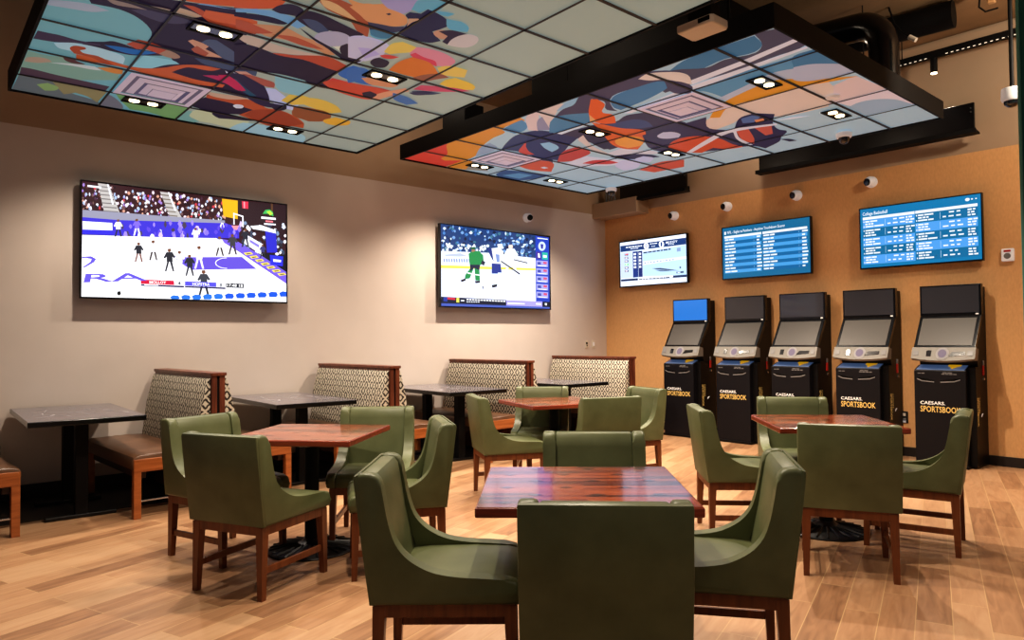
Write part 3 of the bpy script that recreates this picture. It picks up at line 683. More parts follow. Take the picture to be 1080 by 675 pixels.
[200,205,225,0,780,728,785,744,791,742,794,727,787,713],
[40,40,50,0,892,750,899,778,908,774,913,749,902,726],
[120,140,170,0,918,562,925,579,934,577,939,562,928,548],
[235,235,245,0,815,467,821,493,829,489,833,465,824,444],
[60,70,90,0,892,766,901,786,912,784,917,766,905,749],
[120,140,170,0,946,639,952,660,960,657,963,637,954,620],
[40,40,50,0,849,491,854,515,860,511,863,488,856,469],
[235,235,245,0,765,666,773,690,783,687,787,665,776,645],
[40,40,50,0,895,595,903,611,912,610,916,595,906,581],
[250,250,255,0,2,532,385,570,619,599,736,481,999,198,1000,0,0,0],
[112,90,205,0,616,599,728,583,850,468,999,310,999,189,736,481],
[98,80,196,0,439,393,751,434,831,323,496,280],
[98,80,196,0,385,412,439,393,507,281,466,306],
[245,245,255,0,671,417,663,416,663,410,671,412],
[245,245,255,0,663,416,654,413,655,408,663,410],
[245,245,255,0,654,413,646,409,648,405,655,408],
[245,245,255,0,646,409,638,405,641,401,648,405],
[245,245,255,0,638,405,632,400,634,396,641,401],
[245,245,255,0,632,400,625,393,629,390,634,396],
[245,245,255,0,625,393,620,387,624,384,629,390],
[245,245,255,0,620,387,616,380,620,378,624,384],
[245,245,255,0,616,380,613,372,617,371,620,378],
[245,245,255,0,613,372,611,365,616,365,617,371],
[245,245,255,0,611,365,611,357,615,358,616,365],
[245,245,255,0,611,357,612,350,616,351,615,358],
[245,245,255,0,612,350,613,343,618,344,616,351],
[245,245,255,0,613,343,616,336,620,338,618,344],
[245,245,255,0,616,336,621,330,624,333,620,338],
[245,245,255,0,621,330,626,324,629,328,624,333],
[245,245,255,0,626,324,632,319,635,324,629,328],
[245,245,255,0,632,319,639,315,641,320,635,324],
[245,245,255,0,639,315,646,313,648,318,641,320],
[245,245,255,0,646,313,655,311,656,316,648,318],
[245,245,255,0,655,311,663,310,664,315,656,316],
[245,245,255,0,663,310,672,310,672,316,664,315],
[225,205,90,0,760,476,800,489,812,469,772,453],
[60,50,60,0,772,469,797,478,801,473,778,462],
[225,205,90,0,791,446,830,459,843,438,803,423],
[60,50,60,0,803,439,827,447,832,442,809,431],
[225,205,90,0,821,415,862,428,874,407,834,392],
[60,50,60,0,834,408,858,416,863,411,840,401],
[225,205,90,0,852,384,893,397,906,376,865,360],
[60,50,60,0,865,377,890,385,895,380,871,369],
[225,205,90,0,884,353,925,365,938,344,896,329],
[60,50,60,0,896,346,922,354,926,349,903,338],
[225,205,90,0,915,321,957,333,970,312,928,297],
[60,50,60,0,928,314,954,322,958,317,934,306],
[225,205,90,0,947,289,989,301,1002,280,960,265],
[60,50,60,0,960,282,986,290,991,284,967,274],
[45,45,185,0,879,715,940,713,947,502,889,495],
[240,245,250,0,796,748,857,767,939,730,940,697,873,714,811,721],
[245,245,255,0,705,862,759,842,761,729,753,733,753,830,711,850,712,747,707,747],
[235,140,150,0,695,734,735,741,724,695,709,698],
[240,240,255,0,763,669,867,575,861,464,760,576],
[130,120,220,0,793,614,846,566,844,536,793,587],
[45,50,200,0,905,474,982,467,979,365,909,375],
[245,245,255,0,924,432,969,429,968,406,925,407],
[64,170,90,0,865,884,880,926,904,936,923,912,926,868,896,890],
[170,215,70,0,885,910,907,925,923,895,907,875],
[245,245,255,0,857,855,939,856,939,836,857,833],
[225,120,130,0,881,821,923,822,923,806,881,804],
[245,245,255,0,873,791,939,795,939,781,873,775],
[120,80,70,0,237,414,245,415,233,325,226,324],
[120,80,70,0,244,415,253,416,263,328,256,327],
[40,42,50,0,232,474,255,477,257,402,233,400],
[40,42,50,0,232,472,222,430,227,424,238,450],
[40,42,50,0,255,476,267,440,261,430,251,452],
[110,70,50,0,238,500,249,503,251,484,244,474,237,482],
[60,50,50,0,302,440,311,441,299,347,291,346],
[60,50,50,0,310,441,320,442,330,350,323,350],
[240,240,250,0,297,502,322,506,323,428,299,425],
[240,240,250,0,297,500,286,456,292,450,303,477],
[240,240,250,0,322,504,334,466,328,456,317,479],
[110,70,50,0,303,529,316,533,317,512,309,502,302,510],
[40,42,50,0,377,361,387,362,372,254,364,253],
[40,42,50,0,385,361,397,363,409,257,401,256],
[40,42,50,0,371,432,400,436,401,346,373,343],
[40,42,50,0,371,430,358,380,365,372,378,403],
[40,42,50,0,400,434,414,390,407,379,394,405],
[110,70,50,0,378,463,392,467,394,444,385,432,377,441],
[225,225,235,0,426,356,435,357,421,258,414,257],
[225,225,235,0,433,356,444,358,456,261,447,260],
[242,242,250,0,420,421,447,424,448,342,422,340],
[242,242,250,0,420,419,408,373,415,366,427,395],
[242,242,250,0,447,422,460,383,453,372,441,396],
[110,70,50,0,427,449,440,453,441,431,433,421,425,430],
[40,42,50,0,474,322,484,323,470,221,462,220],
[40,42,50,0,482,323,493,324,505,224,497,223],
[40,42,50,0,468,390,496,393,498,308,470,306],
[40,42,50,0,468,388,456,340,463,333,475,363],
[40,42,50,0,496,391,510,350,503,339,491,364],
[110,70,50,0,475,419,489,423,490,401,482,390,474,399],
[235,230,240,0,520,402,530,404,515,293,506,292],
[235,230,240,0,529,403,541,405,554,296,545,295],
[244,244,250,0,514,476,544,480,546,388,515,384],
[244,244,250,0,514,474,500,422,508,414,521,446],
[244,244,250,0,544,478,559,433,552,421,538,448],
[110,70,50,0,521,507,536,512,538,488,529,476,520,485],
[225,225,235,0,505,603,513,604,502,525,495,524],
[225,225,235,0,512,604,520,605,530,529,523,528],
[240,240,245,0,501,655,522,659,524,593,502,590],
[240,240,245,0,501,654,491,617,497,611,506,635],
[240,240,245,0,522,657,533,626,528,618,518,636],
[110,70,50,0,506,678,517,681,518,664,511,656,505,662],
[60,50,50,0,625,523,635,524,621,427,613,426],
[60,50,50,0,633,524,644,526,656,431,648,430],
[225,230,220,0,620,587,647,591,648,511,621,507],
[225,230,220,0,620,585,608,540,614,533,626,562],
[225,230,220,0,647,589,660,551,654,540,641,564],
[110,70,50,0,626,615,640,619,641,598,633,587,625,596],
[60,50,60,0,692,551,702,552,687,448,678,447],
[60,50,60,0,700,552,712,554,725,453,716,452],
[60,60,66,0,686,619,715,624,716,538,687,534],
[60,60,66,0,686,617,673,569,680,561,693,592],
[60,60,66,0,715,622,730,581,722,569,709,594],
[110,70,50,0,693,649,707,653,709,631,700,619,691,628],
[40,42,50,0,761,625,770,627,757,533,749,532],
[40,42,50,0,769,627,779,628,791,537,783,536],
[40,42,52,0,755,687,782,692,784,614,757,610],
[40,42,52,0,755,685,743,641,750,635,762,663],
[40,42,52,0,782,690,796,653,789,643,777,665],
[110,70,50,0,762,714,775,718,777,698,769,688,761,696],
[40,42,50,0,542,164,554,165,537,44,527,44],
[40,42,50,0,552,165,566,166,580,46,570,46],
[60,64,72,0,535,246,569,248,571,147,537,145],
[60,64,72,0,535,243,520,187,529,178,544,213],
[60,64,72,0,569,246,586,197,577,184,562,214],
[110,70,50,0,543,280,560,284,562,258,552,245,542,256],
[245,245,255,0,229,638,237,639,226,561,220,560],
[245,245,255,0,236,639,244,641,252,565,246,564],
[120,100,215,0,225,690,245,693,247,629,227,625],
[120,100,215,0,225,688,216,651,221,646,230,669],
[120,100,215,0,245,692,256,661,251,652,241,671],
[110,70,50,0,230,712,240,715,241,698,235,690,229,696],
[40,42,50,0,147,617,154,618,144,539,138,538],
[40,42,50,0,153,618,161,620,170,543,164,542],
[240,240,245,0,143,669,163,673,164,608,144,604],
[240,240,245,0,143,668,134,631,139,625,148,649],
[240,240,245,0,163,671,173,640,168,632,159,650],
[110,70,50,0,148,692,158,695,159,679,153,670,147,676],
[40,42,50,0,858,505,865,506,855,435,849,435],
[40,42,50,0,864,505,872,506,881,438,875,438],
[60,60,110,0,854,551,874,554,876,496,855,493],
[60,60,110,0,854,550,845,517,850,512,859,532],
[60,60,110,0,874,552,885,525,880,517,870,534],
[110,70,50,0,859,571,869,574,870,559,864,551,858,557],
[40,110,205,0,389,19,405,35,429,31,435,5,427,-15,395,-17],
[40,110,205,0,441,25,457,42,482,38,488,12,479,-9,447,-10],
[40,110,205,0,494,32,511,48,536,44,541,19,533,-3,500,-4],
[40,110,205,0,548,39,565,55,591,52,596,25,588,4,554,3],
[40,110,205,0,603,46,620,63,646,59,652,32,644,11,609,9],
[30,85,205,0,660,53,677,70,703,66,709,39,701,18,665,16],
[30,85,205,0,717,60,735,77,762,73,768,47,759,24,723,23],
[30,85,205,0,775,68,793,85,821,81,827,54,818,32,781,30],
[30,85,205,0,835,75,853,93,881,89,888,61,878,39,841,37],
[30,85,205,0,896,83,914,101,943,97,950,69,940,46,902,44],
[30,85,205,0,958,91,977,109,1006,105,1013,77,1003,54,964,52],
[98,84,200,0,2,343,39,352,60,330,51,301,11,249,5,253,37,304,41,328,16,335,2,329],
[190,28,62,0,253,168,407,170,409,129,254,129],
[36,34,80,0,254,126,456,125,456,109,254,111],
[225,228,235,0,409,168,458,166,459,125,409,127],
[86,80,205,0,460,169,616,170,616,127,460,128],
[36,34,80,0,460,125,664,125,664,109,460,110],
[225,228,235,0,616,167,664,165,664,128,616,130],
[35,40,50,0,666,168,761,169,761,126,667,125],
[240,240,250,0,270,125,334,124,334,117,270,117],
[235,235,245,0,23,970,81,969,81,953,23,953],
[30,30,30,0,151,53,164,57,167,30,158,17,149,29]
]
PIC_ICE = [
[28,60,110,0,0,1000,861,998,860,596,3,611],
[40,90,160,0,723,897,733,916,745,915,751,897,737,880],
[60,110,130,0,151,848,156,863,163,861,166,847,159,834],
[200,220,240,0,114,697,123,712,134,711,139,697,127,684],
[110,150,200,0,368,861,376,881,385,879,390,860,379,843],
[110,150,200,0,730,940,738,961,748,958,753,939,741,921],
[110,150,200,0,133,702,142,717,154,716,160,703,146,690],
[20,45,90,0,378,847,390,865,406,864,413,848,395,833],
[20,45,90,0,410,723,421,740,434,738,440,723,425,709],
[20,45,90,0,142,743,152,767,166,765,172,742,156,722],
[15,30,60,0,490,691,502,713,518,711,524,691,507,673],
[110,150,200,0,93,846,104,870,117,867,123,846,108,826],
[70,120,180,0,574,849,585,862,598,861,604,850,589,839],
[60,110,130,0,558,690,569,716,585,713,591,690,574,668],
[70,120,180,0,143,772,151,784,162,784,166,773,155,763],
[110,150,200,0,110,688,116,709,122,706,125,686,118,668],
[70,120,180,0,65,959,73,977,82,975,87,959,76,945],
[60,110,130,0,172,748,182,766,194,764,200,748,186,733],
[60,110,130,0,664,962,673,979,685,978,690,963,677,949],
[60,110,130,0,361,692,372,704,386,704,392,694,377,683],
[15,30,60,0,685,902,698,916,715,916,722,905,703,893],
[200,220,240,0,500,870,506,890,514,887,518,869,509,853],
[200,220,240,0,478,738,485,761,495,758,499,737,488,718],
[60,110,130,0,303,928,311,952,320,949,324,927,314,908],
[15,30,60,0,755,924,766,951,781,948,787,923,771,901],
[15,30,60,0,246,817,256,830,270,830,276,819,261,807],
[70,120,180,0,202,759,209,780,218,777,222,758,212,741],
[110,150,200,0,492,874,498,887,506,886,509,874,501,863],
[60,110,130,0,535,812,542,826,552,825,556,812,545,800],
[60,110,130,0,247,945,258,961,274,961,280,947,263,932],
[200,220,240,0,624,883,636,899,651,899,658,885,641,871],
[20,45,90,0,232,831,240,852,251,849,256,831,244,814],
[110,150,200,0,538,743,548,759,561,758,566,743,552,729],
[110,150,200,0,758,706,764,729,773,726,777,703,767,684],
[60,110,130,0,465,938,473,960,484,957,489,938,477,919],
[60,110,130,0,600,776,613,800,629,798,637,776,618,755],
[60,110,130,0,409,866,415,882,422,880,425,866,417,853],
[60,110,130,0,240,849,245,868,252,866,255,848,247,832],
[15,30,60,0,57,971,66,989,78,988,84,972,70,957],
[70,120,180,0,515,831,523,856,534,852,539,829,527,809],
[40,90,160,0,662,902,669,919,678,917,682,901,672,887],
[40,90,160,0,650,881,661,895,676,895,682,883,666,870],
[20,45,90,0,666,923,678,947,693,945,699,924,683,904],
[110,150,200,0,432,728,444,741,460,740,467,730,449,718],
[70,120,180,0,692,929,705,955,722,953,729,930,711,908],
[20,45,90,0,826,912,838,935,853,933,860,912,843,892],
[15,30,60,0,178,785,189,804,203,802,209,786,193,770],
[20,45,90,0,391,695,398,720,407,716,411,693,401,673],
[20,45,90,0,784,749,798,773,815,770,823,749,803,728],
[15,30,60,0,483,759,492,784,504,780,509,758,496,737],
[20,45,90,0,427,856,432,877,439,874,442,855,434,838],
[200,220,240,0,823,803,835,816,851,816,858,805,840,793],
[70,120,180,0,199,901,210,925,225,922,231,901,215,881],
[110,150,200,0,636,771,643,785,653,784,657,771,646,758],
[20,45,90,0,728,734,741,750,758,749,766,735,747,721],
[200,220,240,0,663,739,672,757,684,755,689,739,676,725],
[110,150,200,0,90,934,98,953,107,951,111,933,101,917],
[60,110,130,0,119,779,128,803,140,800,145,778,132,759],
[200,220,240,0,418,693,425,711,434,708,438,693,428,678],
[15,30,60,0,50,961,59,980,71,979,76,962,63,946],
[110,150,200,0,546,725,559,741,575,740,582,727,564,714],
[200,220,240,0,339,748,346,770,354,767,357,745,348,727],
[110,150,200,0,513,881,521,903,531,900,535,880,524,862],
[40,90,160,0,238,851,243,874,250,871,253,849,246,830],
[70,120,180,0,793,764,801,778,812,776,817,764,805,753],
[200,220,240,0,103,686,114,700,128,699,134,687,118,675],
[15,30,60,0,34,926,40,941,48,940,51,926,42,913],
[110,150,200,0,96,978,101,1001,108,998,110,976,103,958],
[200,220,240,0,323,947,333,963,345,962,350,948,337,934],
[40,90,160,0,495,790,503,812,513,809,517,789,506,771],
[200,220,240,0,691,931,699,952,710,950,715,930,703,913],
[60,110,130,0,269,816,280,832,294,831,300,817,284,803],
[15,30,60,0,527,705,538,724,554,722,560,705,543,689],
[15,30,60,0,192,844,201,869,213,866,218,843,205,823],
[60,110,130,0,553,833,561,853,571,851,575,832,564,815],
[20,45,90,0,612,749,624,764,639,764,646,751,629,738],
[15,30,60,0,508,893,517,911,529,909,534,894,521,879],
[15,30,60,0,350,772,362,795,377,792,384,772,367,752],
[15,30,60,0,553,826,561,848,573,845,578,825,565,806],
[20,45,90,0,264,788,274,809,287,807,292,788,278,771],
[70,120,180,0,284,970,293,993,303,990,308,970,296,951],
[60,110,130,0,658,736,668,753,681,751,687,737,673,723],
[200,220,240,0,78,739,88,753,101,752,106,740,92,728],
[200,220,240,0,244,942,251,956,259,955,263,942,253,930],
[40,90,160,0,469,773,478,785,490,785,496,774,482,764],
[110,150,200,0,538,824,549,848,564,845,570,824,554,804],
[40,90,160,0,703,886,713,912,726,909,732,885,717,864],
[40,90,160,0,142,693,152,716,165,713,171,692,156,673],
[70,120,180,0,585,778,597,802,612,800,619,778,602,758],
[15,30,60,0,710,954,719,974,731,972,737,954,723,937],
[200,220,240,0,145,726,155,738,166,737,172,727,158,717],
[110,150,200,0,778,755,787,771,800,769,805,755,792,742],
[40,90,160,0,651,714,658,728,668,727,672,714,661,702],
[40,90,160,0,623,864,631,880,642,878,646,865,635,852],
[20,45,90,0,630,813,637,830,647,828,651,812,640,798],
[200,220,240,0,484,752,496,771,512,770,519,753,502,737],
[110,150,200,0,609,919,620,933,634,932,640,922,624,910],
[15,30,60,0,527,780,539,803,554,801,561,780,544,762],
[110,150,200,0,307,926,316,944,328,942,334,927,320,912],
[110,150,200,0,404,888,414,913,426,910,432,887,418,866],
[40,90,160,0,469,839,476,859,484,856,487,838,478,822],
[20,45,90,0,819,887,830,908,843,906,849,887,834,868],
[60,110,130,0,491,958,502,982,517,980,523,959,507,938],
[70,120,180,0,16,888,24,912,35,910,40,887,28,867],
[110,150,200,0,708,710,717,729,729,727,735,709,721,692],
[20,45,90,0,817,951,828,968,841,967,847,952,832,938],
[110,150,200,0,625,847,638,873,654,870,661,846,643,825],
[70,120,180,0,453,956,459,971,468,970,472,956,462,943],
[60,110,130,0,197,744,203,760,210,758,213,742,205,729],
[200,220,240,0,669,869,680,896,694,893,700,869,684,846],
[60,110,130,0,30,712,35,728,42,726,45,711,37,699],
[60,110,130,0,689,972,695,989,703,987,707,971,698,957],
[200,220,240,0,731,836,738,850,746,849,749,835,740,823],
[40,90,160,0,278,914,288,939,300,937,306,914,292,893],
[70,120,180,0,310,962,322,975,337,975,344,965,327,954],
[40,90,160,0,276,949,288,963,302,963,308,952,292,940],
[20,45,90,0,56,677,65,694,78,692,83,677,69,662],
[60,110,130,0,664,967,673,991,685,988,691,967,677,947],
[20,45,90,0,49,830,58,849,69,847,74,830,62,814],
[20,45,90,0,791,971,798,994,807,991,811,970,801,951],
[70,120,180,0,45,741,56,762,70,760,76,741,60,723],
[110,150,200,0,720,923,727,942,737,940,742,922,731,906],
[15,30,60,0,334,937,342,955,352,953,357,937,345,921],
[110,150,200,0,417,725,424,743,432,741,436,723,426,708],
[20,45,90,0,179,741,188,760,199,758,204,741,191,725],
[15,30,60,0,33,928,39,941,47,940,51,929,42,918],
[20,45,90,0,739,893,745,919,752,915,756,891,747,869],
[200,220,240,0,717,961,727,979,740,978,746,963,731,948],
[110,150,200,0,392,966,401,990,411,987,416,965,404,945],
[40,90,160,0,600,819,612,836,627,835,634,821,617,807],
[110,150,200,0,442,934,451,949,463,948,468,936,455,923],
[20,45,90,0,812,804,825,824,843,822,851,805,831,788],
[200,220,240,0,792,880,801,896,812,895,816,880,804,867],
[110,150,200,0,452,923,459,938,468,936,472,923,462,910],
[60,110,130,0,282,728,291,752,303,749,308,726,295,706],
[15,30,60,0,647,735,656,754,667,751,672,734,659,719],
[110,150,200,0,108,927,114,947,123,944,126,926,117,910],
[15,30,60,0,443,967,455,991,470,989,477,968,460,948],
[40,90,160,0,87,931,94,947,102,946,106,931,96,917],
[200,220,240,0,753,848,763,872,777,870,783,847,768,827],
[60,110,130,0,170,928,177,950,185,947,189,927,179,908],
[200,220,240,0,722,758,730,782,741,779,746,756,734,736],
[200,220,240,0,212,744,222,755,234,755,239,745,226,735],
[70,120,180,0,556,915,562,932,569,930,573,914,564,901],
[70,120,180,0,20,936,26,957,34,954,38,935,29,918],
[40,90,160,0,155,979,167,994,182,994,188,982,172,970],
[70,120,180,0,426,877,431,897,439,894,442,875,434,858],
[200,220,240,0,236,928,248,949,263,948,269,929,253,911],
[20,45,90,0,57,829,66,841,77,840,81,830,69,820],
[15,30,60,0,764,715,771,731,780,729,784,715,774,701],
[15,30,60,0,461,724,472,742,485,741,491,725,476,709],
[20,45,90,0,307,764,316,778,328,777,333,764,320,752],
[200,220,240,0,363,751,371,773,381,770,385,750,374,732],
[200,220,240,0,31,694,40,713,52,710,57,693,44,677],
[60,110,130,0,723,756,731,769,741,768,746,756,734,745],
[60,110,130,0,298,750,304,762,311,761,314,749,306,739],
[40,90,160,0,232,760,237,783,245,779,248,758,240,739],
[110,150,200,0,663,852,675,873,691,871,698,853,680,835],
[110,150,200,0,163,916,174,939,188,937,195,917,179,898],
[15,30,60,0,404,864,416,888,432,886,439,865,421,845],
[60,110,130,0,397,715,405,730,414,728,419,714,408,701],
[110,150,200,0,530,783,538,803,548,800,553,782,541,765],
[60,110,130,0,387,789,399,812,414,809,421,789,404,770],
[15,30,60,0,772,816,781,839,792,836,797,815,784,795],
[60,110,130,0,813,837,820,855,830,853,834,837,823,822],
[110,150,200,0,586,830,592,843,599,842,602,829,594,818],
[200,220,240,0,710,818,723,831,739,830,746,820,728,809],
[200,220,240,0,18,946,27,966,40,964,45,947,31,930],
[40,90,160,0,391,981,397,996,404,994,408,981,399,968],
[110,150,200,0,637,708,648,728,663,726,670,708,653,691],
[200,220,240,0,704,736,716,757,731,755,738,736,721,719],
[60,110,130,0,422,906,431,929,443,927,448,905,435,886],
[200,220,240,0,729,850,742,865,758,865,765,852,747,838],
[200,220,240,0,367,906,373,917,381,916,384,906,376,896],
[70,120,180,0,8,764,14,778,21,776,24,764,16,753],
[40,90,160,0,148,952,155,973,163,970,167,951,157,933],
[15,30,60,0,46,674,55,686,67,685,72,674,59,664],
[110,150,200,0,756,846,766,868,777,866,783,845,769,826],
[15,30,60,0,140,684,147,703,156,700,159,683,150,667],
[110,150,200,0,596,973,605,998,616,995,621,972,609,952],
[60,110,130,0,69,965,79,979,93,979,99,967,83,954],
[200,220,240,0,76,828,81,843,88,841,91,827,83,814],
[110,150,200,0,9,734,16,755,25,752,29,732,19,715],
[60,110,130,0,23,694,33,707,44,706,50,695,36,685],
[200,220,240,0,3,791,14,810,28,809,34,792,19,775],
[60,110,130,0,808,846,821,866,837,864,844,848,826,831],
[40,90,160,0,203,700,208,724,215,720,218,697,211,678],
[15,30,60,0,65,803,72,827,80,823,84,801,74,781],
[200,220,240,0,719,771,729,795,742,792,747,770,733,751],
[60,110,130,0,746,729,759,745,775,744,782,730,764,716],
[60,110,130,0,480,776,492,791,506,790,513,778,497,765],
[200,220,240,0,658,884,671,903,687,902,694,886,676,870],
[60,110,130,0,563,962,575,988,592,986,599,962,581,940],
[70,120,180,0,264,729,270,741,277,740,281,729,272,719],
[40,90,160,0,529,690,538,703,551,702,556,691,542,680],
[70,120,180,0,272,726,281,744,292,742,297,726,284,710],
[110,150,200,0,149,705,158,727,169,724,173,704,161,685],
[20,45,90,0,566,872,579,897,595,895,603,872,584,851],
[20,45,90,0,36,852,45,867,57,866,62,853,49,840],
[70,120,180,0,672,905,682,932,696,929,702,905,687,883],
[110,150,200,0,707,770,719,792,736,790,743,770,725,751],
[40,90,160,0,786,710,797,729,812,727,818,710,802,695],
[200,220,240,0,354,728,360,750,366,747,369,725,362,707],
[15,30,60,0,568,789,577,812,589,809,595,788,581,768],
[200,220,240,0,25,832,31,853,39,850,43,830,34,813],
[15,30,60,0,637,871,644,883,654,883,658,872,647,861],
[110,150,200,0,701,753,714,779,731,776,739,753,720,732],
[60,110,130,0,88,947,97,965,108,963,113,948,100,933],
[200,220,240,0,147,968,153,991,160,987,164,966,155,948],
[70,120,180,0,200,961,206,980,213,978,216,960,208,945],
[110,150,200,0,609,817,616,834,625,832,629,816,619,802],
[110,150,200,0,456,807,462,824,470,822,474,806,465,792],
[70,120,180,0,725,776,731,799,739,796,743,773,734,754],
[15,30,60,0,5,769,10,789,17,786,20,768,12,751],
[110,150,200,0,278,722,287,745,298,742,303,721,291,702],
[70,120,180,0,126,791,135,807,146,805,151,792,139,779],
[200,220,240,0,558,971,564,996,571,992,574,968,566,947],
[200,220,240,0,279,753,285,767,292,765,295,752,287,741],
[200,220,240,0,794,901,807,925,824,923,832,902,813,881],
[60,110,130,0,705,954,716,975,729,973,736,955,720,937],
[15,30,60,0,442,849,454,875,470,872,477,849,459,828],
[225,235,245,0,52,717,58,735,67,732,70,716,61,702],
[225,235,245,0,271,776,278,794,286,792,290,775,280,760],
[225,235,245,0,348,735,355,753,364,751,368,734,358,719],
[225,235,245,0,44,736,51,754,59,751,62,735,53,721],
[225,235,245,0,263,713,269,731,278,728,282,711,272,697],
[225,235,245,0,393,784,400,802,409,800,413,783,403,767],
[225,235,245,0,326,747,333,765,342,763,346,746,336,731],
[225,235,245,0,137,753,143,771,152,769,155,752,146,738],
[225,235,245,0,39,758,45,776,53,773,57,757,48,743],
[225,235,245,0,163,767,170,785,179,783,182,766,173,752],
[225,235,245,0,76,738,82,756,91,753,94,737,85,723],
[225,235,245,0,50,745,56,763,65,760,68,744,59,730],
[225,235,245,0,96,684,102,701,110,699,114,683,105,668],
[225,235,245,0,161,723,167,741,176,739,180,722,170,707],
[225,235,245,0,207,699,213,717,222,714,226,698,216,683],
[225,235,245,0,322,716,329,734,338,732,341,715,331,700],
[225,235,245,0,340,735,347,753,356,751,360,734,350,719],
[225,235,245,0,342,772,349,790,358,788,362,771,352,756],
[225,235,245,0,234,758,240,776,249,774,253,757,243,742],
[225,235,245,0,363,780,370,799,379,796,383,780,373,764],
[225,235,245,0,394,787,401,806,410,803,414,786,404,771],
[225,235,245,0,128,708,135,726,143,723,147,707,137,692],
[225,235,245,0,219,766,226,784,235,782,238,765,229,751],
[225,235,245,0,46,686,53,704,61,702,65,685,55,671],
[225,235,245,0,77,722,83,740,92,737,95,721,86,706],
[225,235,245,0,326,756,333,774,342,772,346,755,336,740],
[225,235,245,0,182,766,188,784,197,781,201,765,191,750],
[225,235,245,0,367,751,374,769,383,767,387,750,377,735],
[225,235,245,0,258,755,264,773,273,771,277,755,267,740],
[225,235,245,0,275,759,282,777,291,775,295,758,285,743],
[225,235,245,0,66,734,73,751,81,749,85,733,75,718],
[225,235,245,0,295,718,302,736,311,734,315,717,305,702],
[225,235,245,0,196,724,203,742,211,740,215,723,206,708],
[225,235,245,0,366,746,373,765,382,762,386,745,376,730],
[225,235,245,0,384,785,391,803,400,801,404,784,394,768],
[225,235,245,0,341,734,348,752,357,750,361,733,351,718],
[225,235,245,0,219,733,225,751,234,748,238,732,228,717],
[225,235,245,0,62,763,69,780,77,778,81,762,71,747],
[225,235,245,0,10,681,17,698,25,696,28,680,19,665],
[225,235,245,0,151,723,157,741,166,739,169,722,160,708],
[225,232,245,0,3,670,404,698,855,685,855,543,2,492],
[120,140,190,0,21,580,32,578,34,535,23,537],
[120,140,190,0,41,582,53,580,55,537,43,539],
[120,140,190,0,62,584,73,582,75,539,64,541],
[120,140,190,0,82,586,94,584,96,541,85,543],
[120,140,190,0,103,589,115,586,117,543,105,545],
[120,140,190,0,124,591,136,589,138,545,126,547],
[120,140,190,0,145,593,157,591,159,547,147,549],
[120,140,190,0,166,595,178,593,180,549,169,552],
[120,140,190,0,188,598,200,596,202,552,190,554],
[120,140,190,0,209,600,221,598,223,554,211,556],
[120,140,190,0,231,602,243,600,245,556,233,558],
[120,140,190,0,253,605,265,603,267,558,255,560],
[120,140,190,0,274,607,287,605,289,560,277,563],
[120,140,190,0,296,609,309,607,311,563,299,565],
[120,140,190,0,319,612,331,610,333,565,321,567],
[120,140,190,0,341,614,353,612,356,567,343,569],
[170,180,200,0,21,626,160,662,219,635,159,618,44,609],
[232,220,90,0,2,498,855,547,854,517,2,458],
[222,228,255,0,2,458,854,517,854,72,0,80],
[225,235,245,0,590,648,615,651,578,460,556,458],
[225,235,245,0,611,651,641,654,671,468,649,466],
[235,240,248,0,576,774,648,783,651,625,579,617],
[235,240,248,0,576,770,543,680,561,668,594,724],
[235,240,248,0,648,779,685,704,666,683,633,728],
[220,200,190,0,594,828,630,837,633,796,612,774,590,790],
[30,130,70,0,245,484,289,540,240,356,196,340,201,395],
[30,130,70,0,279,532,323,522,328,335,288,332],
[28,36,60,0,240,542,333,537,323,467,279,490,245,446],
[30,130,70,0,231,664,260,702,329,710,348,650,343,538,240,528],
[30,130,70,0,329,696,358,665,363,575,333,586],
[30,40,55,0,348,598,378,576,363,526,338,551],
[235,240,240,0,221,430,269,421,264,406,218,416],
[235,240,240,0,286,415,325,411,325,397,286,401],
[150,110,90,0,255,735,285,746,292,706,260,688],
[24,90,60,0,251,748,290,760,294,726,251,721],
[25,25,35,0,158,323,201,354,206,327,172,304],
[25,25,35,0,283,325,328,335,328,307,288,298],
[25,25,30,0,347,267,357,267,357,232,350,232],
[232,238,248,0,419,756,506,781,543,736,537,578,454,549,434,659],
[30,50,120,0,394,746,434,765,454,584,424,658],
[225,232,245,0,486,821,532,835,543,772,496,759],
[120,140,190,0,470,692,506,689,506,589,480,587],
[36,54,130,0,434,568,516,569,526,442,433,434],
[214,232,245,0,439,434,490,439,479,292,438,290],
[214,232,245,0,490,453,526,456,516,348,484,310],
[25,25,35,0,433,286,484,303,479,267,438,251],
[30,26,30,0,522,612,698,463,698,441,516,598],
[60,60,70,0,638,646,775,617,773,602,638,632],
[30,62,170,0,855,993,994,988,994,69,854,87],
[225,230,245,0,875,970,982,967,982,956,875,955],
[190,205,235,0,921,846,959,862,957,842],
[190,205,235,0,921,846,957,842,951,823],
[190,205,235,0,921,846,951,823,943,808],
[190,205,235,0,921,846,943,808,932,798],
[190,205,235,0,921,846,933,798,921,793],
[190,205,235,0,921,846,921,793,909,795],
[190,205,235,0,921,846,909,795,899,803],
[190,205,235,0,921,846,899,803,890,816],
[190,205,235,0,921,846,890,816,885,833],
[190,205,235,0,921,846,885,833,883,852],
[190,205,235,0,921,846,883,852,885,872],
[190,205,235,0,921,846,885,872,891,891],
[190,205,235,0,921,846,890,890,899,906],
[190,205,235,0,921,846,899,906,909,916],
[190,205,235,0,921,846,909,916,921,921],
[190,205,235,0,921,846,921,921,933,919],
[190,205,235,0,921,846,933,919,943,912],
[190,205,235,0,921,846,943,912,952,898],
[190,205,235,0,921,846,952,899,957,881],
[190,205,235,0,921,846,957,882,959,862],
[40,40,140,0,906,885,935,885,930,821,912,822],
[70,50,140,0,860,775,912,773,912,676,860,678],
[40,170,150,0,921,774,979,774,979,676,921,677],
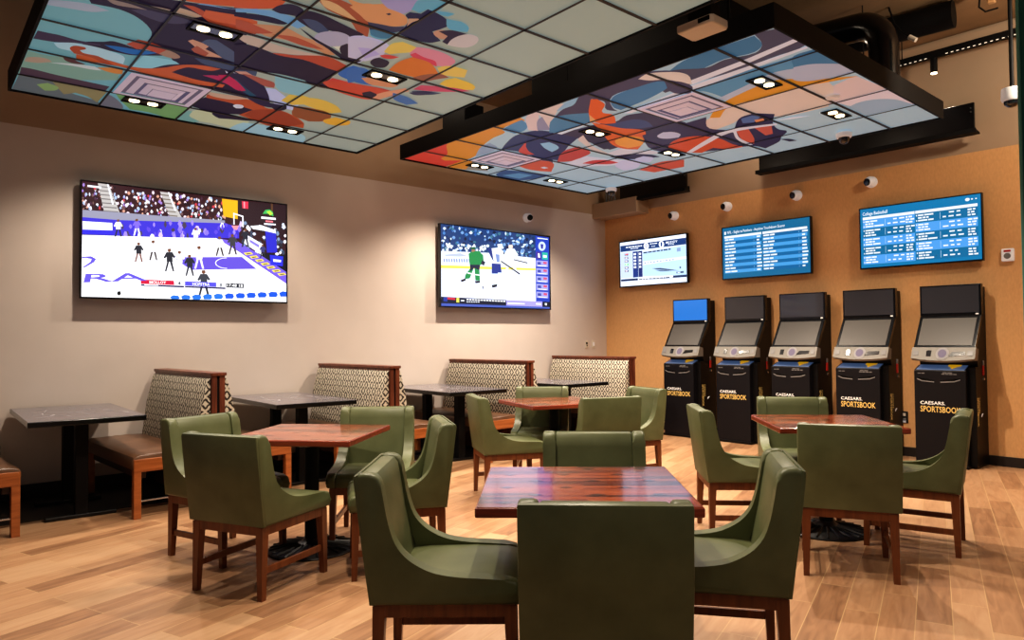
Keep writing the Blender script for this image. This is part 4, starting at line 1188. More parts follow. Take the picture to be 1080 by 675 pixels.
[245,245,255,0,880,755,895,753,901,697,880,699],
[245,245,255,0,932,738,968,735,968,705,932,704],
[150,150,225,0,860,655,979,660,979,577,860,573],
[60,70,150,0,872,634,906,638,909,601,872,601],
[190,80,110,0,932,648,970,644,968,614,932,614],
[235,238,250,0,877,590,965,591,965,583,877,582],
[150,150,225,0,860,549,979,552,979,469,860,467],
[60,70,150,0,872,528,906,531,909,493,872,494],
[190,80,110,0,932,541,970,537,968,506,932,507],
[235,238,250,0,877,483,965,483,965,475,877,476],
[150,150,225,0,860,443,979,444,979,361,860,360],
[60,70,150,0,872,421,906,424,909,386,872,387],
[190,80,110,0,932,433,970,429,967,398,932,399],
[235,238,250,0,877,377,965,375,965,367,877,369],
[150,150,225,0,860,336,979,336,979,253,860,254],
[60,70,150,0,872,314,906,317,909,279,872,281],
[190,80,110,0,932,326,970,320,967,290,932,292],
[235,238,250,0,877,270,965,267,965,259,877,262],
[150,150,225,0,860,230,979,228,979,144,860,147],
[60,70,150,0,871,208,906,209,909,172,871,174],
[190,80,110,0,932,218,970,212,967,182,932,184],
[235,238,250,0,877,163,965,159,965,151,877,155],
[24,30,50,0,1,113,565,99,565,27,0,33],
[190,50,70,0,51,108,115,104,115,77,50,82],
[40,60,150,0,19,107,50,105,50,55,18,57],
[220,215,90,0,125,104,148,105,148,48,124,50],
[230,232,240,0,162,79,191,80,191,66,162,65],
[158,150,225,0,565,99,918,97,918,25,565,27],
[235,235,250,0,578,67,741,65,741,50,578,49],
[235,235,250,0,854,72,906,70,906,51,854,53],
[20,25,40,0,921,97,994,95,994,8,921,21],
[230,235,240,0,944,78,965,75,964,45,944,48],
[70,90,170,0,0,33,994,23,994,-4,0,0],
[225,228,235,0,210,97,229,97,229,81,210,82],
[225,228,235,0,234,97,253,96,253,80,234,81],
[225,228,235,0,258,96,278,96,278,80,258,81],
[225,228,235,0,283,96,302,95,302,79,282,80],
[225,228,235,0,307,95,327,95,327,79,307,79],
[225,228,235,0,332,95,352,94,352,78,332,79],
[225,228,235,0,357,94,377,94,377,77,357,78],
[225,228,235,0,382,94,402,93,402,77,382,78],
[225,228,235,0,407,93,427,93,427,76,407,77],
[225,228,235,0,433,93,453,92,453,76,433,76],
[225,228,235,0,458,92,479,91,479,75,458,76],
[225,228,235,0,484,92,505,91,505,74,484,75],
[225,228,235,0,510,91,531,90,531,74,510,75],
[225,228,235,0,536,91,557,90,557,73,536,74],
[200,205,215,0,210,67,224,67,224,53,210,53],
[200,205,215,0,229,67,243,68,243,54,229,53],
[200,205,215,0,248,68,263,68,263,54,248,54],
[200,205,215,0,268,68,282,69,282,55,268,55],
[200,205,215,0,287,69,302,69,302,56,287,55],
[200,205,215,0,307,70,322,70,322,56,307,56]
]
PIC_TRACK = [
[208,222,242,0,3,989,992,994,995,1,6,4],
[235,240,250,0,3,978,992,990,992,914,3,921],
[28,58,110,0,10,920,992,918,992,779,10,781],
[185,200,232,0,11,755,201,759,203,183,12,194],
[30,55,120,0,205,759,287,756,289,183,206,182],
[34,46,104,0,291,755,353,755,354,184,293,183],
[176,205,236,0,359,712,993,765,994,140,360,196],
[205,220,240,0,359,522,993,537,993,493,360,449],
[225,232,245,0,360,459,993,493,993,481,360,438],
[20,40,80,0,12,162,994,149,994,100,13,116],
[235,240,250,0,281,159,803,151,803,114,281,112],
[222,230,245,0,13,107,994,90,995,1,13,7],
[240,244,250,0,416,847,456,840,453,813],
[240,244,250,0,416,847,453,813,445,791],
[240,244,250,0,416,847,445,792,431,778],
[240,244,250,0,416,847,432,778,416,776],
[240,244,250,0,416,847,416,776,400,784],
[240,244,250,0,416,847,401,784,387,802],
[240,244,250,0,416,847,387,802,378,827],
[240,244,250,0,416,847,378,826,375,855],
[240,244,250,0,416,847,375,854,378,882],
[240,244,250,0,416,847,378,881,387,903],
[240,244,250,0,416,847,387,903,400,916],
[240,244,250,0,416,847,400,916,416,918],
[240,244,250,0,416,847,416,918,432,910],
[240,244,250,0,416,847,431,910,445,892],
[240,244,250,0,416,847,444,892,453,867],
[240,244,250,0,416,847,453,867,456,839],
[240,244,250,0,643,843,682,836,679,809],
[240,244,250,0,643,843,679,810,670,789],
[240,244,250,0,643,843,671,789,658,776],
[240,244,250,0,643,843,658,776,643,773],
[240,244,250,0,643,843,643,773,628,781],
[240,244,250,0,643,843,628,781,615,799],
[240,244,250,0,643,843,615,799,607,823],
[240,244,250,0,643,843,607,823,604,851],
[240,244,250,0,643,843,604,850,607,877],
[240,244,250,0,643,843,607,877,615,898],
[240,244,250,0,643,843,615,898,628,911],
[240,244,250,0,643,843,628,910,643,913],
[240,244,250,0,643,843,643,913,658,905],
[240,244,250,0,643,843,658,905,671,887],
[240,244,250,0,643,843,670,887,679,863],
[240,244,250,0,643,843,679,863,682,835],
[225,232,245,0,98,882,132,882,132,856,98,857],
[225,232,245,0,140,882,185,881,185,855,140,856],
[225,232,245,0,193,881,234,880,234,855,193,855],
[225,232,245,0,241,880,272,880,272,854,241,855],
[225,232,245,0,280,880,317,879,317,854,280,854],
[225,232,245,0,325,879,351,879,351,853,325,854],
[215,225,240,0,170,836,212,835,212,818,170,818],
[215,225,240,0,220,835,243,835,243,818,220,818],
[215,225,240,0,250,835,292,834,292,817,251,818],
[225,232,245,0,473,891,503,890,503,870,473,870],
[225,232,245,0,511,890,532,890,532,869,511,870],
[225,232,245,0,539,890,580,889,580,869,539,869],
[215,225,240,0,494,833,514,833,514,816,494,816],
[215,225,240,0,521,833,552,832,552,816,521,816],
[215,225,240,0,738,830,758,829,758,813,738,814],
[215,225,240,0,767,829,785,828,785,812,767,812],
[215,225,240,0,793,828,824,826,824,810,793,811],
[36,52,90,0,371,720,430,722,431,693,371,691],
[36,52,90,0,441,722,500,724,500,695,441,693],
[36,52,90,0,510,724,560,725,560,696,510,695],
[36,52,90,0,571,726,619,727,619,698,571,697],
[36,52,90,0,629,727,661,728,661,699,629,698],
[36,52,90,0,671,728,731,730,731,701,671,700],
[36,52,90,0,741,730,777,731,777,703,741,702],
[30,40,70,0,296,140,351,139,351,120,296,121],
[30,40,70,0,360,139,390,138,390,119,360,120],
[30,40,70,0,399,138,440,137,440,119,399,119],
[30,40,70,0,449,137,498,136,498,118,449,118],
[30,40,70,0,507,136,553,135,553,117,507,117],
[30,40,70,0,562,135,605,134,605,116,562,117],
[30,40,70,0,614,134,656,134,656,115,614,116],
[30,40,70,0,664,133,693,133,693,114,664,115],
[30,40,70,0,701,133,752,132,752,113,701,114],
[110,120,150,0,387,487,406,487,406,470,387,470],
[110,120,150,0,433,488,447,488,447,471,433,471],
[110,120,150,0,474,488,493,489,493,472,474,472],
[110,120,150,0,519,489,543,490,543,473,519,473],
[110,120,150,0,569,490,594,491,594,474,569,474],
[110,120,150,0,620,491,639,492,639,475,620,475],
[110,120,150,0,665,492,678,492,679,476,665,476],
[110,120,150,0,704,493,726,493,726,477,704,477],
[110,120,150,0,752,494,773,494,773,478,752,478],
[110,120,150,0,798,495,818,495,818,479,798,479],
[70,70,100,0,75,731,132,728,132,683,75,688],
[235,225,235,0,85,721,120,719,116,694,85,697],
[235,240,250,0,220,720,258,718,258,676,220,677],
[235,240,250,0,301,715,334,714,335,672,301,673],
[70,70,100,0,75,658,132,655,133,610,75,614],
[235,225,235,0,85,648,120,646,117,621,85,624],
[235,240,250,0,220,648,258,646,258,603,221,605],
[235,240,250,0,301,643,335,642,335,600,301,601],
[70,70,100,0,75,584,133,582,133,537,76,541],
[235,225,235,0,85,574,120,573,117,548,85,550],
[235,240,250,0,221,575,258,574,258,531,221,532],
[235,240,250,0,301,571,335,570,335,528,301,529],
[90,220,90,0,76,511,133,509,133,464,76,468],
[235,225,235,0,85,501,120,500,117,475,85,477],
[235,240,250,0,221,502,258,501,258,459,221,460],
[235,240,250,0,301,499,335,498,335,456,302,457],
[70,70,100,0,76,437,133,436,133,391,76,394],
[235,225,235,0,85,427,121,427,117,401,86,404],
[235,240,250,0,221,430,258,429,259,387,221,387],
[235,240,250,0,302,427,335,427,335,384,302,385],
[70,70,100,0,76,364,133,363,134,318,76,321],
[235,225,235,0,86,354,121,354,118,328,86,330],
[200,60,70,0,88,729,135,730,135,704,91,703],
[70,84,110,0,500,345,624,339,796,281,893,242,767,265,581,310],
[90,110,140,0,537,307,711,276,796,245,624,263],
[60,80,110,0,852,225,955,228,955,188,854,189],
[200,215,235,0,868,219,907,220,907,194,868,195],
[60,80,110,0,898,328,917,329,918,289,898,287],
[130,150,190,0,864,722,916,725,917,649,864,646]
]
SCREEN_WORDS = [
(1, 'RA', (98, 84, 200), (0.017, 0.198, 0.267, 0.229, 0.283, 0.161, 0.008, 0.121)),
(1, 'MOLLOY', (255, 255, 255), (0.293, 0.16, 0.37, 0.162, 0.37, 0.137, 0.293, 0.134)),
(1, '4', (48, 52, 60), (0.426, 0.164, 0.439, 0.165, 0.44, 0.131, 0.426, 0.13)),
(1, 'HOFSTRA', (255, 255, 255), (0.497, 0.16, 0.582, 0.161, 0.582, 0.134, 0.497, 0.133)),
(1, '8', (48, 52, 60), (0.633, 0.163, 0.646, 0.164, 0.646, 0.129, 0.633, 0.129)),
(1, '17:48 18', (255, 255, 255), (0.672, 0.161, 0.755, 0.161, 0.755, 0.134, 0.672, 0.134)),
(3, '0', (36, 64, 122), (0.399, 0.894, 0.432, 0.894, 0.433, 0.804, 0.4, 0.804)),
(3, '1', (36, 64, 122), (0.63, 0.889, 0.656, 0.89, 0.656, 0.8, 0.63, 0.798)),
(3, 'MUDDY', (230, 236, 248), (0.709, 0.888, 0.875, 0.889, 0.875, 0.841, 0.709, 0.839))
]

# ------------------------------------------------------------------ helpers
def lin(c):
    return tuple((v/12.92 if v <= .04045 else ((v+.055)/1.055)**2.4) for v in c)
def rgb(r, g, b):
    return lin((r/255, g/255, b/255)) + (1,)
def new_mat(name):
    m = bpy.data.materials.new(name); m.use_nodes = True
    nt = m.node_tree
    return m, nt, nt.nodes['Principled BSDF']
def plain(name, col, rough=.5, metal=0, coat=0, emit=None, estr=0, spec=.5):
    m, nt, b = new_mat(name)
    b.inputs['Base Color'].default_value = col
    b.inputs['Roughness'].default_value = rough
    b.inputs['Metallic'].default_value = metal
    b.inputs['Coat Weight'].default_value = coat
    b.inputs['Specular IOR Level'].default_value = spec
    if emit:
        b.inputs['Emission Color'].default_value = emit
        b.inputs['Emission Strength'].default_value = estr
    return m
def N(nt, typ, **kw):
    n = nt.nodes.new(typ)
    for k, v in kw.items():
        setattr(n, k, v)
    return n
def ramp(nt, stops):
    r = N(nt, 'ShaderNodeValToRGB'); cr = r.color_ramp
    while len(cr.elements) < len(stops): cr.elements.new(.5)
    for e, (p, c) in zip(cr.elements, stops):
        e.position = p; e.color = c
    return r
def mottled(name, c1, c2, scale=6, rough=.5, bump=0, bscale=80, stretch=(1, 1, 1), coat=0, detail=4, spec=.5):
    m, nt, b = new_mat(name)
    tc = N(nt, 'ShaderNodeTexCoord'); mp = N(nt, 'ShaderNodeMapping')
    mp.inputs['Scale'].default_value = stretch
    nt.links.new(tc.outputs['Object'], mp.inputs[0])
    nz = N(nt, 'ShaderNodeTexNoise'); nz.inputs['Scale'].default_value = scale; nz.inputs['Detail'].default_value = detail
    nt.links.new(mp.outputs[0], nz.inputs[0])
    rp = ramp(nt, [(.3, c1), (.7, c2)])
    nt.links.new(nz.outputs[0], rp.inputs[0]); nt.links.new(rp.outputs[0], b.inputs['Base Color'])
    b.inputs['Roughness'].default_value = rough; b.inputs['Coat Weight'].default_value = coat
    b.inputs['Specular IOR Level'].default_value = spec
    if bump:
        n2 = N(nt, 'ShaderNodeTexNoise'); n2.inputs['Scale'].default_value = bscale; n2.inputs['Detail'].default_value = 3
        nt.links.new(tc.outputs['Object'], n2.inputs[0])
        bp = N(nt, 'ShaderNodeBump'); bp.inputs['Strength'].default_value = bump; bp.inputs['Distance'].default_value = .002
        nt.links.new(n2.outputs[0], bp.inputs['Height']); nt.links.new(bp.outputs[0], b.inputs['Normal'])
    return m
def math_node(nt, op, a, b=None):
    n = N(nt, 'ShaderNodeMath', operation=op)
    for i, v in enumerate((a, b)):
        if v is None: continue
        if isinstance(v, (int, float)): n.inputs[i].default_value = v
        else: nt.links.new(v, n.inputs[i])
    return n.outputs[0]

# ------------------------------------------------------------------ materials
def floor_mat():
    m, nt, b = new_mat('wood_plank_tile')
    tc = N(nt, 'ShaderNodeTexCoord'); mp = N(nt, 'ShaderNodeMapping')
    mp.inputs['Rotation'].default_value = (0, 0, R(-108.3)); mp.inputs['Location'].default_value = (.3, .05, 0)
    nt.links.new(tc.outputs['Object'], mp.inputs[0])
    br = N(nt, 'ShaderNodeTexBrick'); br.offset = .37; br.offset_frequency = 2
    br.inputs['Scale'].default_value = 1; br.inputs['Brick Width'].default_value = .92; br.inputs['Row Height'].default_value = .153
    br.inputs['Mortar Size'].default_value = .0022; br.inputs['Mortar Smooth'].default_value = .1; br.inputs['Bias'].default_value = 0
    br.inputs['Color1'].default_value = (0, 0, 0, 1); br.inputs['Color2'].default_value = (1, 1, 1, 1); br.inputs['Mortar'].default_value = (.5, .5, .5, 1)
    nt.links.new(mp.outputs[0], br.inputs[0])
    # grain coordinate, shifted for every plank
    sh = N(nt, 'ShaderNodeVectorMath', operation='MULTIPLY_ADD')
    nt.links.new(br.outputs['Color'], sh.inputs[0]); sh.inputs[1].default_value = (37, 19, 11); nt.links.new(mp.outputs[0], sh.inputs[2])
    st = N(nt, 'ShaderNodeVectorMath', operation='MULTIPLY'); st.inputs[1].default_value = (1.3, 9, 1)
    nt.links.new(sh.outputs[0], st.inputs[0])
    nz = N(nt, 'ShaderNodeTexNoise'); nz.inputs['Scale'].default_value = 2.2; nz.inputs['Detail'].default_value = 6; nz.inputs['Distortion'].default_value = 1.2
    nt.links.new(st.outputs[0], nz.inputs[0])
    a = math_node(nt, 'MULTIPLY', br.outputs['Color'], .5)
    g = math_node(nt, 'MULTIPLY', nz.outputs[0], .7)
    s = math_node(nt, 'ADD', a, g)
    rp = ramp(nt, [(.22, rgb(130, 94, 68)), (.45, rgb(162, 122, 90)), (.65, rgb(180, 140, 106)), (.9, rgb(192, 156, 122))])
    nt.links.new(s, rp.inputs[0])
    mx = N(nt, 'ShaderNodeMix', data_type='RGBA')
    nt.links.new(br.outputs['Fac'], mx.inputs[0]); nt.links.new(rp.outputs[0], mx.inputs[6]); mx.inputs[7].default_value = rgb(196, 162, 120)
    nt.links.new(mx.outputs[2], b.inputs['Base Color'])
    b.inputs['Roughness'].default_value = .38
    bp = N(nt, 'ShaderNodeBump'); bp.inputs['Strength'].default_value = .25; bp.inputs['Distance'].default_value = .002
    h = math_node(nt, 'SUBTRACT', math_node(nt, 'MULTIPLY', nz.outputs[0], .3), br.outputs['Fac'])
    nt.links.new(h, bp.inputs['Height']); nt.links.new(bp.outputs[0], b.inputs['Normal'])
    return m
def wood_mat(name, dark, mid, light, axis=0, rough=.35, lines=55, coat=0.0):
    m, nt, b = new_mat(name)
    tc = N(nt, 'ShaderNodeTexCoord')
    sc = [14, 14, 14]; sc[axis] = 1.2
    mp = N(nt, 'ShaderNodeMapping'); mp.inputs['Scale'].default_value = sc
    nt.links.new(tc.outputs['Object'], mp.inputs[0])
    nz = N(nt, 'ShaderNodeTexNoise'); nz.inputs['Scale'].default_value = 2.4; nz.inputs['Detail'].default_value = 5; nz.inputs['Distortion'].default_value = .8
    nt.links.new(mp.outputs[0], nz.inputs[0])
    rp = ramp(nt, [(.3, dark), (.5, mid), (.72, light)])
    nt.links.new(nz.outputs[0], rp.inputs[0]); nt.links.new(rp.outputs[0], b.inputs['Base Color'])
    b.inputs['Roughness'].default_value = rough; b.inputs['Coat Weight'].default_value = coat; b.inputs['Coat Roughness'].default_value = .1
    return m
def stave_mat():
    # butcher block: narrow staves across the top, each with its own tone
    m, nt, b = new_mat('red_stave_wood')
    tc = N(nt, 'ShaderNodeTexCoord')
    br = N(nt, 'ShaderNodeTexBrick'); br.offset = .43
    br.inputs['Scale'].default_value = 1; br.inputs['Brick Width'].default_value = .46; br.inputs['Row Height'].default_value = .034
    br.inputs['Mortar Size'].default_value = .0006; br.inputs['Bias'].default_value = 0
    br.inputs['Color1'].default_value = (0, 0, 0, 1); br.inputs['Color2'].default_value = (1, 1, 1, 1); br.inputs['Mortar'].default_value = (.1, .1, .1, 1)
    nt.links.new(tc.outputs['Object'], br.inputs[0])
    mp = N(nt, 'ShaderNodeMapping'); mp.inputs['Scale'].default_value = (3, 40, 40)
    nt.links.new(tc.outputs['Object'], mp.inputs[0])
    nz = N(nt, 'ShaderNodeTexNoise'); nz.inputs['Scale'].default_value = 2; nz.inputs['Detail'].default_value = 5
    nt.links.new(mp.outputs[0], nz.inputs[0])
    s = math_node(nt, 'ADD', math_node(nt, 'MULTIPLY', br.outputs['Color'], .6), math_node(nt, 'MULTIPLY', nz.outputs[0], .45))
    rp = ramp(nt, [(.22, rgb(60, 20, 12)), (.5, rgb(124, 50, 28)), (.8, rgb(170, 84, 48))])
    nt.links.new(s, rp.inputs[0]); nt.links.new(rp.outputs[0], b.inputs['Base Color'])
    b.inputs['Roughness'].default_value = .2; b.inputs['Coat Weight'].default_value = .6; b.inputs['Coat Roughness'].default_value = .1
    return m
def ikat_mat():
    m, nt, b = new_mat('ikat_upholstery')
    tc = N(nt, 'ShaderNodeTexCoord'); sp = N(nt, 'ShaderNodeSeparateXYZ')
    nzv = N(nt, 'ShaderNodeTexNoise'); nzv.inputs['Scale'].default_value = 28; nzv.inputs['Detail'].default_value = 2
    nt.links.new(tc.outputs['Object'], nzv.inputs[0]); nt.links.new(tc.outputs['Object'], sp.inputs[0])
    wob = math_node(nt, 'MULTIPLY', math_node(nt, 'SUBTRACT', nzv.outputs[0], .5), .02)
    u = math_node(nt, 'ADD', math_node(nt, 'ADD', sp.outputs[0], math_node(nt, 'MULTIPLY', sp.outputs[1], .8)), wob)
    v = math_node(nt, 'ADD', sp.outputs[2], wob)
    fu = math_node(nt, 'ABSOLUTE', math_node(nt, 'SUBTRACT', math_node(nt, 'FRACT', math_node(nt, 'DIVIDE', u, .095)), .5))
    fv = math_node(nt, 'ABSOLUTE', math_node(nt, 'SUBTRACT', math_node(nt, 'FRACT', math_node(nt, 'DIVIDE', v, .12)), .5))
    d = math_node(nt, 'ADD', fu, fv)
    ring = math_node(nt, 'SINE', math_node(nt, 'MULTIPLY', d, 16))
    ring2 = math_node(nt, 'ADD', ring, math_node(nt, 'MULTIPLY', math_node(nt, 'SINE', math_node(nt, 'MULTIPLY', fu, 30)), .35))
    rp = ramp(nt, [(.42, rgb(38, 30, 28)), (.56, rgb(186, 176, 158)), (1, rgb(198, 190, 174))])
    nt.links.new(math_node(nt, 'ADD', math_node(nt, 'MULTIPLY', ring2, .38), .55), rp.inputs[0])
    nt.links.new(rp.outputs[0], b.inputs['Base Color']); b.inputs['Roughness'].default_value = .85
    return m
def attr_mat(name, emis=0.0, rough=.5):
    m, nt, b = new_mat(name)
    at = N(nt, 'ShaderNodeVertexColor', layer_name='Col')
    if emis:
        b.inputs['Base Color'].default_value = (.01, .01, .012, 1)
        nt.links.new(at.outputs[0], b.inputs['Emission Color']); b.inputs['Emission Strength'].default_value = emis
        b.inputs['Roughness'].default_value = .25
    else:
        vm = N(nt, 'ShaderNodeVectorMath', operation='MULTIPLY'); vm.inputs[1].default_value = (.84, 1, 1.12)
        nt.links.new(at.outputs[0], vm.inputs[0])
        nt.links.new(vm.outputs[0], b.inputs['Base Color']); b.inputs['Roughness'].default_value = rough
        nt.links.new(vm.outputs[0], b.inputs['Emission Color']); b.inputs['Emission Strength'].default_value = .34; b.inputs['Specular IOR Level'].default_value = .12  # print also glows faintly, in place of light reaching the mural from below
    return m
M = {}
M['floor'] = floor_mat()
M['paint_pale'] = mottled('pale_wall_paint', rgb(206, 194, 186), rgb(210, 198, 190), 3, .8, .05, 220)
M['paint_greige'] = mottled('greige_wall_paint', rgb(172, 148, 124), rgb(176, 152, 128), 3, .8, .05, 220)
M['paint_tan'] = mottled('tan_grasscloth', rgb(212, 162, 110), rgb(222, 172, 118), 60, .75, .1, 260, (1, 1, .4))
M['deck'] = mottled('brown_ceiling_paint', rgb(136, 108, 78), rgb(146, 116, 84), 4, .9)
M['base_black'] = plain('black_baseboard', rgb(36, 30, 28), .5)
M['matte_black'] = plain('matte_black', rgb(14, 13, 14), .6, spec=.2)
M['dark_metal'] = plain('black_cast_metal', rgb(22, 21, 22), .42, .3)
M['gloss_black'] = plain('gloss_black', rgb(14, 13, 15), .2)
M['frame_brown'] = mottled('dark_frame_paint', rgb(30, 25, 22), rgb(40, 33, 28), 8, .5)
M['white'] = plain('white_plastic', rgb(228, 226, 226), .4, emit=rgb(220, 218, 225), estr=.14)  # faint glow added so fittings stay white where little light reaches
M['offwhite'] = plain('off_white_plastic', rgb(214, 204, 190), .45)
M['grey'] = plain('grey_plastic', rgb(120, 118, 118), .4)
M['chrome'] = plain('chrome', rgb(190, 190, 195), .2, .9)
M['teal'] = plain('teal_paint', rgb(8, 92, 88), .35)
M['teal_edge'] = plain('pale_teal_edge', rgb(90, 150, 140), .4)
M['vinyl'] = mottled('green_vinyl', rgb(82, 88, 58), rgb(101, 106, 73), 5, .42, .12, 140, spec=.45)
M['piping'] = plain('dark_green_piping', rgb(40, 46, 28), .5)
M['chair_wood'] = wood_mat('chair_brown_wood', rgb(92, 48, 24), rgb(110, 60, 30), rgb(124, 70, 36), 2, .35)
M['bench_wood'] = wood_mat('orange_bench_wood', rgb(134, 74, 36), rgb(156, 90, 46), rgb(170, 102, 56), 1, .35)
M['panel_wood'] = wood_mat('red_brown_panel_wood', rgb(74, 36, 24), rgb(106, 56, 38), rgb(130, 76, 54), 2, .35)
M['stave'] = stave_mat()
M['inlay'] = plain('dark_inlay', rgb(42, 20, 18), .2, coat=.6)
M['edge_wood'] = wood_mat('red_edge_wood', rgb(96, 32, 18), rgb(126, 48, 28), rgb(150, 66, 40), 0, .3, coat=.3)
M['ikat'] = ikat_mat()
M['seat_vinyl'] = mottled('brown_vinyl', rgb(92, 64, 46), rgb(116, 84, 62), 5, .35, .08, 120)
M['slate'] = mottled('slate_table_laminate', rgb(86, 84, 100), rgb(92, 90, 106), 9, .16, coat=.3)
M['chalk'] = plain('pale_print', rgb(160, 154, 160), .4)
M['lamp'] = plain('lit_lamp', rgb(255, 230, 190), .3, emit=(1, .82, .5, 1), estr=6)
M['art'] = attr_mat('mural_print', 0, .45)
M['tv'] = attr_mat('lit_screen', 1.35)
M['board'] = attr_mat('lit_board', 1.0)
M['kiosk'] = plain('kiosk_black', rgb(20, 18, 22), .5, spec=.25)
M['kiosk_side'] = plain('kiosk_side_black', rgb(12, 10, 11), .45, spec=.25)
M['console'] = plain('silver_console', rgb(126, 122, 116), .55, .1)
M['screen_off'] = plain('grey_unlit_screen', rgb(58, 58, 64), .22, coat=.3)
M['screen_mid'] = plain('grey_touch_screen', rgb(84, 80, 76), .4)  # grey base colour stands in for floor and wall reflections
M['screen_blue'] = plain('blue_lit_screen', rgb(20, 60, 110), .2, emit=rgb(40, 120, 205), estr=.9)
M['shelf_blue'] = plain('blue_lit_shelf', rgb(90, 108, 140), .4, emit=rgb(84, 108, 150), estr=.4)  # blue light on the shelf, put into colour and glow
M['yellow'] = plain('yellow_print', rgb(226, 170, 30), .4, emit=rgb(226, 170, 30), estr=.5)  # arrow print given a glow of its own
M['gold'] = plain('gold_print', rgb(216, 180, 104), .4, emit=rgb(216, 180, 104), estr=.25)  # glow added so the gold print reads on the shaded side
M['print_white'] = plain('white_print', rgb(232, 228, 222), .4, emit=rgb(232, 228, 222), estr=.3)  # white print given a glow of its own
M['dial_ring'] = plain('pale_grey_ring', rgb(150, 148, 150), .6, spec=.2)
M['red'] = plain('red_plastic', rgb(186, 36, 34), .4)
M['diff'] = plain('white_vent_metal', rgb(215, 208, 226), .45, emit=rgb(205, 200, 225), estr=.22)  # vent metal brightened by a glow of its own
M['glint'] = plain('glint_perforation', rgb(230, 215, 190), .4, emit=(1, .9, .75, 1), estr=.6)  # glints along the track slots, put in as glowing dots
M['glass'] = plain('dome_glass', rgb(30, 30, 34), .08, coat=1)

# ------------------------------------------------------------------ mesh helpers
def link(name, me, parent=None):
    o = bpy.data.objects.new(name, me); COL.objects.link(o)
    if parent: o.parent = parent
    return o
def done(name, bm, mats, parent=None, smooth=False, loc=None, rot=None):
    bmesh.ops.recalc_face_normals(bm, faces=bm.faces[:])
    return done_raw(name, bm, mats, parent, smooth, loc, rot)
def done_raw(name, bm, mats, parent=None, smooth=False, loc=None, rot=None):
    me = bpy.data.meshes.new(name); bm.to_mesh(me); bm.free()
    for m in (mats if isinstance(mats, (list, tuple)) else [mats]): me.materials.append(m)
    if smooth:
        for p in me.polygons: p.use_smooth = True
        try: me.set_sharp_from_angle(angle=R(38))
        except Exception: pass
    o = link(name, me, parent)
    if loc is not None: o.location = loc
    if rot is not None: o.rotation_euler = rot
    return o
def thing(name, label, cat, loc=(0, 0, 0), rz=0, group=None):
    o = bpy.data.objects.new(name, None); COL.objects.link(o)
    o.location = loc; o.rotation_euler = (0, 0, rz); o.empty_display_size = .1
    return tag(o, label, cat, group)
def tag(o, label, cat, group=None):
    o['label'] = label; o['category'] = cat
    if group: o['group'] = group
    return o
def struct(o):
    o['kind'] = 'structure'; return o
def dup(root, loc, rz, label, group=None):
    r = root.copy(); COL.objects.link(r); r.location = loc; r.rotation_euler = (0, 0, rz); r['label'] = label
    if group: r['group'] = group
    for ch in list(root.children):
        c = ch.copy(); COL.objects.link(c); c.parent = r
        for g in list(ch.children):
            d = g.copy(); COL.objects.link(d); d.parent = c
    return r
def box(bm, x0, x1, y0, y1, z0, z1, bev=0, mat=0, seg=2):
    vs = [bm.verts.new(p) for p in ((x0, y0, z0), (x1, y0, z0), (x1, y1, z0), (x0, y1, z0), (x0, y0, z1), (x1, y0, z1), (x1, y1, z1), (x0, y1, z1))]
    fs = [bm.faces.new([vs[i] for i in q]) for q in ((3, 2, 1, 0), (4, 5, 6, 7), (0, 1, 5, 4), (1, 2, 6, 5), (2, 3, 7, 6), (3, 0, 4, 7))]
    for f in fs: f.material_index = mat
    if bev:
        es = list({e for f in fs for e in f.edges})
        r = bmesh.ops.bevel(bm, geom=es, offset=bev, segments=seg, affect='EDGES', profile=.5)
        for f in r['faces']: f.material_index = mat
def prism(bm, pts, axis, a, b, bev=0, mat=0, seg=2):
    """extrude a polygon; axis x: pts are (y,z); axis y: (x,z); axis z: (x,y)"""
    def P(p, t):
        return {'x': (t, p[0], p[1]), 'y': (p[0], t, p[1]), 'z': (p[0], p[1], t)}[axis]
    va = [bm.verts.new(P(p, a)) for p in pts]; vb = [bm.verts.new(P(p, b)) for p in pts]
    n = len(pts); fs = [bm.faces.new(va[::-1]), bm.faces.new(vb)]
    caps = list(fs[0].edges) + list(fs[1].edges)
    for i in range(n): fs.append(bm.faces.new((va[i], va[(i+1) % n], vb[(i+1) % n], vb[i])))
    for f in fs: f.material_index = mat
    if bev:
        r = bmesh.ops.bevel(bm, geom=caps, offset=bev, segments=seg, affect='EDGES', profile=.5)
        for f in r['faces']: f.material_index = mat
def taper(bm, c0, s0, c1, s1, mat=0):
    """square-section leg from centre c0 (half size s0) to c1"""
    va = [bm.verts.new((c0[0]+sx*s0, c0[1]+sy*s0, c0[2])) for sx, sy in ((-1, -1), (1, -1), (1, 1), (-1, 1))]
    vb = [bm.verts.new((c1[0]+sx*s1, c1[1]+sy*s1, c1[2])) for sx, sy in ((-1, -1), (1, -1), (1, 1), (-1, 1))]
    bm.faces.new(va[::-1]); bm.faces.new(vb)
    for i in range(4): bm.faces.new((va[i], va[(i+1) % 4], vb[(i+1) % 4], vb[i]))
def lathe(bm, prof, c=(0, 0, 0), seg=24, mat=0, axis='z'):
    rings = []
    for r, h in prof:
        ring = []
        for k in range(seg):
            a = 2*PI*k/seg; p = (r*math.cos(a), r*math.sin(a), h)
            if axis == 'y': p = (p[0], -p[2], p[1])
            ring.append(bm.verts.new((c[0]+p[0], c[1]+p[1], c[2]+p[2])))
        rings.append(ring)
    for a, b in zip(rings, rings[1:]):
        for k in range(seg):
            f = bm.faces.new((a[k], a[(k+1) % seg], b[(k+1) % seg], b[k])); f.material_index = mat
    for ring in (rings[0], rings[-1]):
        f = bm.faces.new(ring); f.material_index = mat
